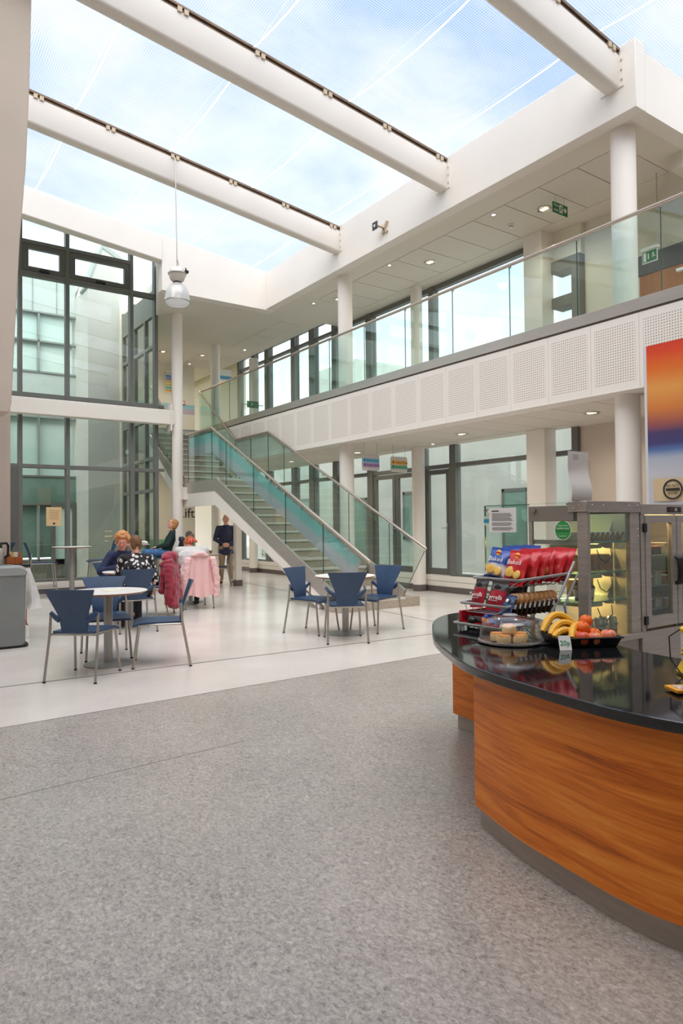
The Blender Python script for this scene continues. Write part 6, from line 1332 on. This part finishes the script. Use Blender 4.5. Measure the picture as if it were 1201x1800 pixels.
# menu holder on top of the case
mh = thing('menu_holder', 'clear upright holder with a curled white price list on the display case', 'menu holder', (3.83, 2.76, ZT))
part('paper', G().sheet(lambda u, v: (3.715 + .215 * u + .02 * v * 0 + (.03 * (1 - v)) - .0, 2.765 - .013 * math.sin(v * 7) * (.4 + .6 * (1 - v)), ZT + .004 + .32 * v), 5, 26, (0, .0015, 0)), PAPER, mh)
part('holder', G().box(3.735, 2.775, ZT, 3.975, 2.779, ZT + .27).box(3.735, 2.73, ZT, 3.975, 2.81, ZT + .004), GLASS_CLEAR, mh, smooth=False)
part('logo_print', G().box(3.73, 2.737, ZT + .265, 3.79, 2.74, ZT + .30), mat('print_grey', (190, 188, 192), .7), mh, smooth=False)
# ---- food in the case
SAND = mat('sandwich_pack', (196, 196, 176), .4, col2=(170, 160, 128), scale=26); CRUST = mat('sandwich_bread', (216, 172, 112), .7, col2=(176, 120, 68), scale=40); KRAFT = mat('kraft_wrapper', (214, 158, 96), .6, col2=(186, 124, 70), scale=12)
for i in range(8):
    x = X0 + .07 + .056 * i; t = thing('sandwich_pack', '%s slanted sandwich pack from the corner post on the top shelf' % ORD[i], 'sandwich', (x, Ya + .16, 1.25), 0, 'sandwich packs on the top shelf')
    part('bread', G().add([(x, Ya + .08, 1.252), (x + .04, Ya + .08, 1.252), (x + .075, Ya + .08, 1.315), (x + .035, Ya + .08, 1.315), (x, Ya + .25, 1.252), (x + .04, Ya + .25, 1.252), (x + .075, Ya + .25, 1.315), (x + .035, Ya + .25, 1.315)], [(0, 1, 2, 3), (7, 6, 5, 4), (0, 4, 5, 1), (1, 5, 6, 2), (2, 6, 7, 3), (3, 7, 4, 0)]), SAND, t, smooth=False); part('label_strip', G().obox((x + .038, Ya + .079, 1.284), (.018, .002, .05), 0, M.Translation((x + .038, Ya + .078, 1.284)) @ M.Rotation(.5, 4, 'Y')), CRUST, t, smooth=False)
for i in range(5):
    x = X0 + .08 + .075 * i; t = thing('sandwich_pack', '%s brown wrapped sandwich from the corner post on the second shelf' % ORD[i], 'sandwich', (x, Ya + .2, 1.05), 0, 'wrapped sandwiches on the second shelf')
    part('bread', G().box(x, Ya + .12, 1.052, x + .055, Ya + .26, 1.16), CRUST if i % 2 else KRAFT, t, bev=.012); part('wrapper', G().box(x - .002, Ya + .118, 1.052, x + .057, Ya + .262, 1.10), KRAFT, t, bev=.004)
for i in range(4):
    x = X0 + .26 + .06 * i; t = thing('snack_carton', '%s orange carton from the corner post at the back of the third shelf' % ORD[i], 'carton', (x, Ya + .3, .86), 0, 'cartons at the back of the third shelf')
    part('carton', G().box(x, Ya + .3, .862, x + .05, Ya + .36, .98), KRAFT, t, bev=.003); part('leaf_print', G().ell((x + .025, Ya + .299, .94), (.01, .001, .014), 8, 6), GREEN, t)
CREAM = mat('dessert_cream', (222, 214, 180), .5); CHOC = mat('dessert_brown', (128, 78, 42), .7)
for i, lab in ((0, 'glass of layered dessert closest to the corner post'), (1, 'glass of layered dessert in the middle of the third shelf')):
    x = X0 + .075 + .105 * i; t = thing('dessert_glass', lab, 'dessert', (x, Ya + .12, .86), 0, 'dessert glasses on the third shelf')
    part('cream_layer', G().lathe([(.026, .0), (.036, .075), (0, .075)], (x, Ya + .12, .862), 20), CREAM, t); part('crumb_top', G().lathe([(.036, .0755), (.04, .085), (.03, .1), (0, .104)], (x, Ya + .12, .862), 20), CHOC, t); part('tumbler', G().lathe([(.029, -.001), (.04, .08), (.041, .08), (.031, -.0015)], (x, Ya + .12, .862), 20, close=False), GLASS_CLEAR, t); part('dark_base', G().lathe([(.0265, .001), (.031, .02), (.0, .0205)], (x, Ya + .12, .8615), 20), BLACK, t)
CAN = mat('can_silver', (196, 200, 190), .25, .9); CANR = mat('can_red', (196, 32, 36), .4)
for i in range(5):
    x = X0 + .075 + .082 * i; yy = Ya + .1 + .02 * (i % 2); t = thing('drink_can', '%s silver drink can from the corner post on the bottom deck' % ORD[i], 'drink can', (x, yy, .62), 0, 'drink cans on the bottom deck')
    part('can_body', G().lathe([(.026, 0), (.033, .008), (.033, .105), (.026, .118), (.025, .114), (0, .112)], (x, yy, .62), 24, close=False), CAN, t); part('red_band', G().lathe([(.0333, .018), (.0333, .034)], (x, yy, .62), 24, close=False), CANR, t); text('lettering', 'Coke', .026, (x, yy - .0338, .69), (1, 0, 0), (0, 0, 1), CANR if i == 0 else TXT, t); part('ring_pull', G().cyl((x, yy - .006, .734), (x, yy - .006, .736), .011, n=10), STEEL, t)
# ---- fridge beside the case
fr_ = thing('display_fridge', 'stainless steel upright fridge with two glass doors beside the display case', 'fridge', (4.9, 3.0, 0))
XA, XB = 4.405, 5.3
part('carcass', G().box(XA, Ya + .03, 0, XA + .03, 3.3, 1.5).box(XB - .03, Ya + .03, 0, XB, 3.3, 1.5).box(XA + .03, 3.27, 0, XB - .03, 3.3, 1.5).box(XA + .03, Ya + .03, 0, XB - .03, 3.27, .62), STEEL_D, fr_, smooth=False)
part('front_frame', G().box(XA, Ya, .62, 4.453, Ya + .03, 1.43).box(5.257, Ya, .62, XB, Ya + .03, 1.43).box(4.851, Ya + .006, .62, 4.859, Ya + .03, 1.43), STEEL_D, fr_, smooth=False)
part('head_panel', G().box(XA, Ya - .004, 1.43, XB, 3.3, 1.505), STEEL_D, fr_, bev=.003); part('control_panel', G().box(4.735, Ya - .008, 1.447, 4.92, Ya - .003, 1.487), BLACK, fr_, bev=.002); part('switch', G().box(4.83, Ya - .011, 1.455, 4.86, Ya - .008, 1.48), TAN, fr_, smooth=False); part('display', G().box(4.765, Ya - .01, 1.457, 4.81, Ya - .008, 1.478), mat('display_red', (90, 30, 40), .4), fr_, smooth=False)
part('kick_panel', G().box(XA, Ya + .0, .1, XB, Ya + .03, .62), STEEL_D, fr_, bev=.003)
for (a, b, hx) in ((4.455, 4.85, 4.835), (4.86, 5.255, 4.875)):
    dr = part('door', G().box(a, Ya - .006, .64, a + .06, Ya + .03, 1.425).box(b - .06, Ya - .006, .64, b, Ya + .03, 1.425).box(a + .06, Ya - .006, 1.375, b - .06, Ya + .03, 1.425).box(a + .06, Ya - .006, .64, b - .06, Ya + .03, .715), STEEL_D, fr_, smooth=False)
    part('door_glass', G().box(a + .06, Ya + .008, .715, b - .06, Ya + .014, 1.375), GLASS, dr, smooth=False)
    part('handle', G().tube([(hx, Ya - .006, 1.13), (hx, Ya - .035, 1.11), (hx, Ya - .04, 1.03), (hx, Ya - .035, .95), (hx, Ya - .006, .93)], [(.016, .012)] * 5, 8), BLACK, dr)
    for z in (1.34, .695): part('hinge', G().box(a - .03 if a < 4.6 else b - .01, Ya - .014, z - .03, a + .01 if a < 4.6 else b + .03, Ya + .0, z + .03), BLACK, dr, bev=.003)
def perf2():
    k = NT('perforated_back'); c = k.n('ShaderNodeTexCoord'); sp = k.n('ShaderNodeSeparateXYZ'); k.l(c.outputs['Object'], sp.inputs[0]); tri = lambda o: k.math('ABSOLUTE', k.math('SUBTRACT', k.math('FRACT', k.math('DIVIDE', o, .016)), .5))
    d = k.math('SQRT', k.math('ADD', k.math('POWER', tri(sp.outputs['X']), 2), k.math('POWER', tri(sp.outputs['Z']), 2))); k.l(k.ramp(k.math('LESS_THAN', d, .22), [(0, (206, 200, 190)), (1, (110, 106, 100))]), k.b.inputs['Base Color']); k.b.inputs['Roughness'].default_value = .4; return k.m
part('back_lining', G().box(XA + .03, 3.2, .62, XB - .03, 3.21, 1.43), perf2(), fr_, smooth=False)
part('lamp_tube', G().cyl((XA + .06, Ya + .07, 1.41), (XB - .06, Ya + .07, 1.41), .01, n=8), mat('fridge_tube', (255, 236, 200), .4, emit=(255, 216, 150), es=30), fr_)
for z in (1.14, .92, .75): part('wire_shelf', G().box(XA + .03, Ya + .06, z - .006, XB - .03, 3.19, z), SHG, fr_, smooth=False)
random.seed(8)
for z, k in ((1.14, 4), (.92, 5), (.75, 5)):
    for i in range(k):
        x = XA + .08 + .13 * i; h = random.uniform(.05, .09); t = thing('food_tub', '%s packed food tub from the door hinge on the %s fridge shelf' % (ORD[i], {1.14: 'upper', .92: 'middle', .75: 'bottom'}[z]), 'food tub', (x + .045, Ya + .18, z), 0, 'food tubs in the fridge')
        part('tub', G().box(x, Ya + .1, z + .001, x + .09, Ya + .26, z + h), (KRAFT, CRUST, DKGREY, SAND)[(i + k) % 4], t, bev=.006); part('lid', G().box(x - .004, Ya + .096, z + h, x + .094, Ya + .264, z + h + .006), PAPER if i % 2 else KRAFT, t, smooth=False)
# ---- sunset panel and paper sign
def sunset():
    k = NT('sunset_print'); c = k.n('ShaderNodeTexCoord'); sp = k.n('ShaderNodeSeparateXYZ'); k.l(c.outputs['Object'], sp.inputs[0]); n = k.noise(1.6, 3, .5, k.coord('Object', (1, .5, 1.6)))
    z = k.math('ADD', k.math('ADD', k.math('DIVIDE', sp.outputs['Z'], 2.95), k.math('MULTIPLY', sp.outputs['Y'], -.012)), k.math('MULTIPLY', k.math('SUBTRACT', n, .5), .05))
    k.l(k.ramp(z, [(.0, (214, 214, 220)), (.60, (206, 206, 214)), (.645, (182, 190, 206)), (.665, (92, 122, 178)), (.685, (72, 72, 124)), (.73, (80, 66, 112)), (.765, (170, 96, 84)), (.80, (224, 134, 66)), (.86, (240, 166, 84)), (.915, (236, 118, 40)), (.96, (230, 78, 40)), (1.0, (222, 60, 38))]), k.b.inputs['Base Color']); k.b.inputs['Roughness'].default_value = .5; return k.m
pn = thing('sunset_banner', 'tall white edged panel printed with an orange and purple sunset', 'banner', (5.78, 2.5, 0))
part('panel_core', G().box(5.76, 1.0, 0, 5.80, 3.46, 2.955), mat('panel_white', (226, 224, 230), .5), pn, bev=.003)
part('print', G().box(5.755, 1.0, 0, 5.76, 3.43, 2.955), sunset(), pn, smooth=False, label='orange purple and pale blue sunset print')
part('side_perforation', G().box(5.765, 3.46, 0, 5.795, 3.463, 2.955), GAP, pn, smooth=False)
dn = thing('paper_sign', 'tan paper sign with a round do not enter symbol on the sunset panel', 'sign', (5.75, 3.2, 1.55))
part('paper', G().sheet(lambda u, v: (5.752 - .012 * (1 - u) * v - .004 * math.sin(u * 6), 3.38 - .42 * u, 1.56 + .2 * v), 12, 6, (.0015, 0, 0)), mat('sign_tan', (226, 202, 162), .8), dn)
cy, cz, xs = 3.20, 1.66, 5.738
part('ring', G().lathe([(.075, 0), (.088, 0), (.088, .002), (.075, .002)], (0, 0, 0), 36, close=False), TXT, dn) if False else None
g = G(); n_ = 40
for k in range(n_):
    a = 2 * pi * k / n_; g.v += [(xs, cy + .074 * math.cos(a), cz + .074 * math.sin(a)), (xs, cy + .088 * math.cos(a), cz + .088 * math.sin(a)), (xs + .002, cy + .088 * math.cos(a), cz + .088 * math.sin(a)), (xs + .002, cy + .074 * math.cos(a), cz + .074 * math.sin(a))]
g.f = [(k * 4 + j, k * 4 + (j + 1) % 4, ((k + 1) % n_) * 4 + (j + 1) % 4, ((k + 1) % n_) * 4 + j) for k in range(n_) for j in range(4)]
part('ring', g, TXT, dn, smooth=False); part('bar', G().box(xs, cy - .062, cz - .011, xs + .002, cy + .062, cz + .011), TXT, dn, smooth=False)
text('lettering', 'DO NOT', .03, (xs, cy, cz + .033), (0, -1, 0), (0, 0, 1), TXT, dn); text('lettering', 'ENTER', .03, (xs, cy, cz - .034), (0, -1, 0), (0, 0, 1), TXT, dn)
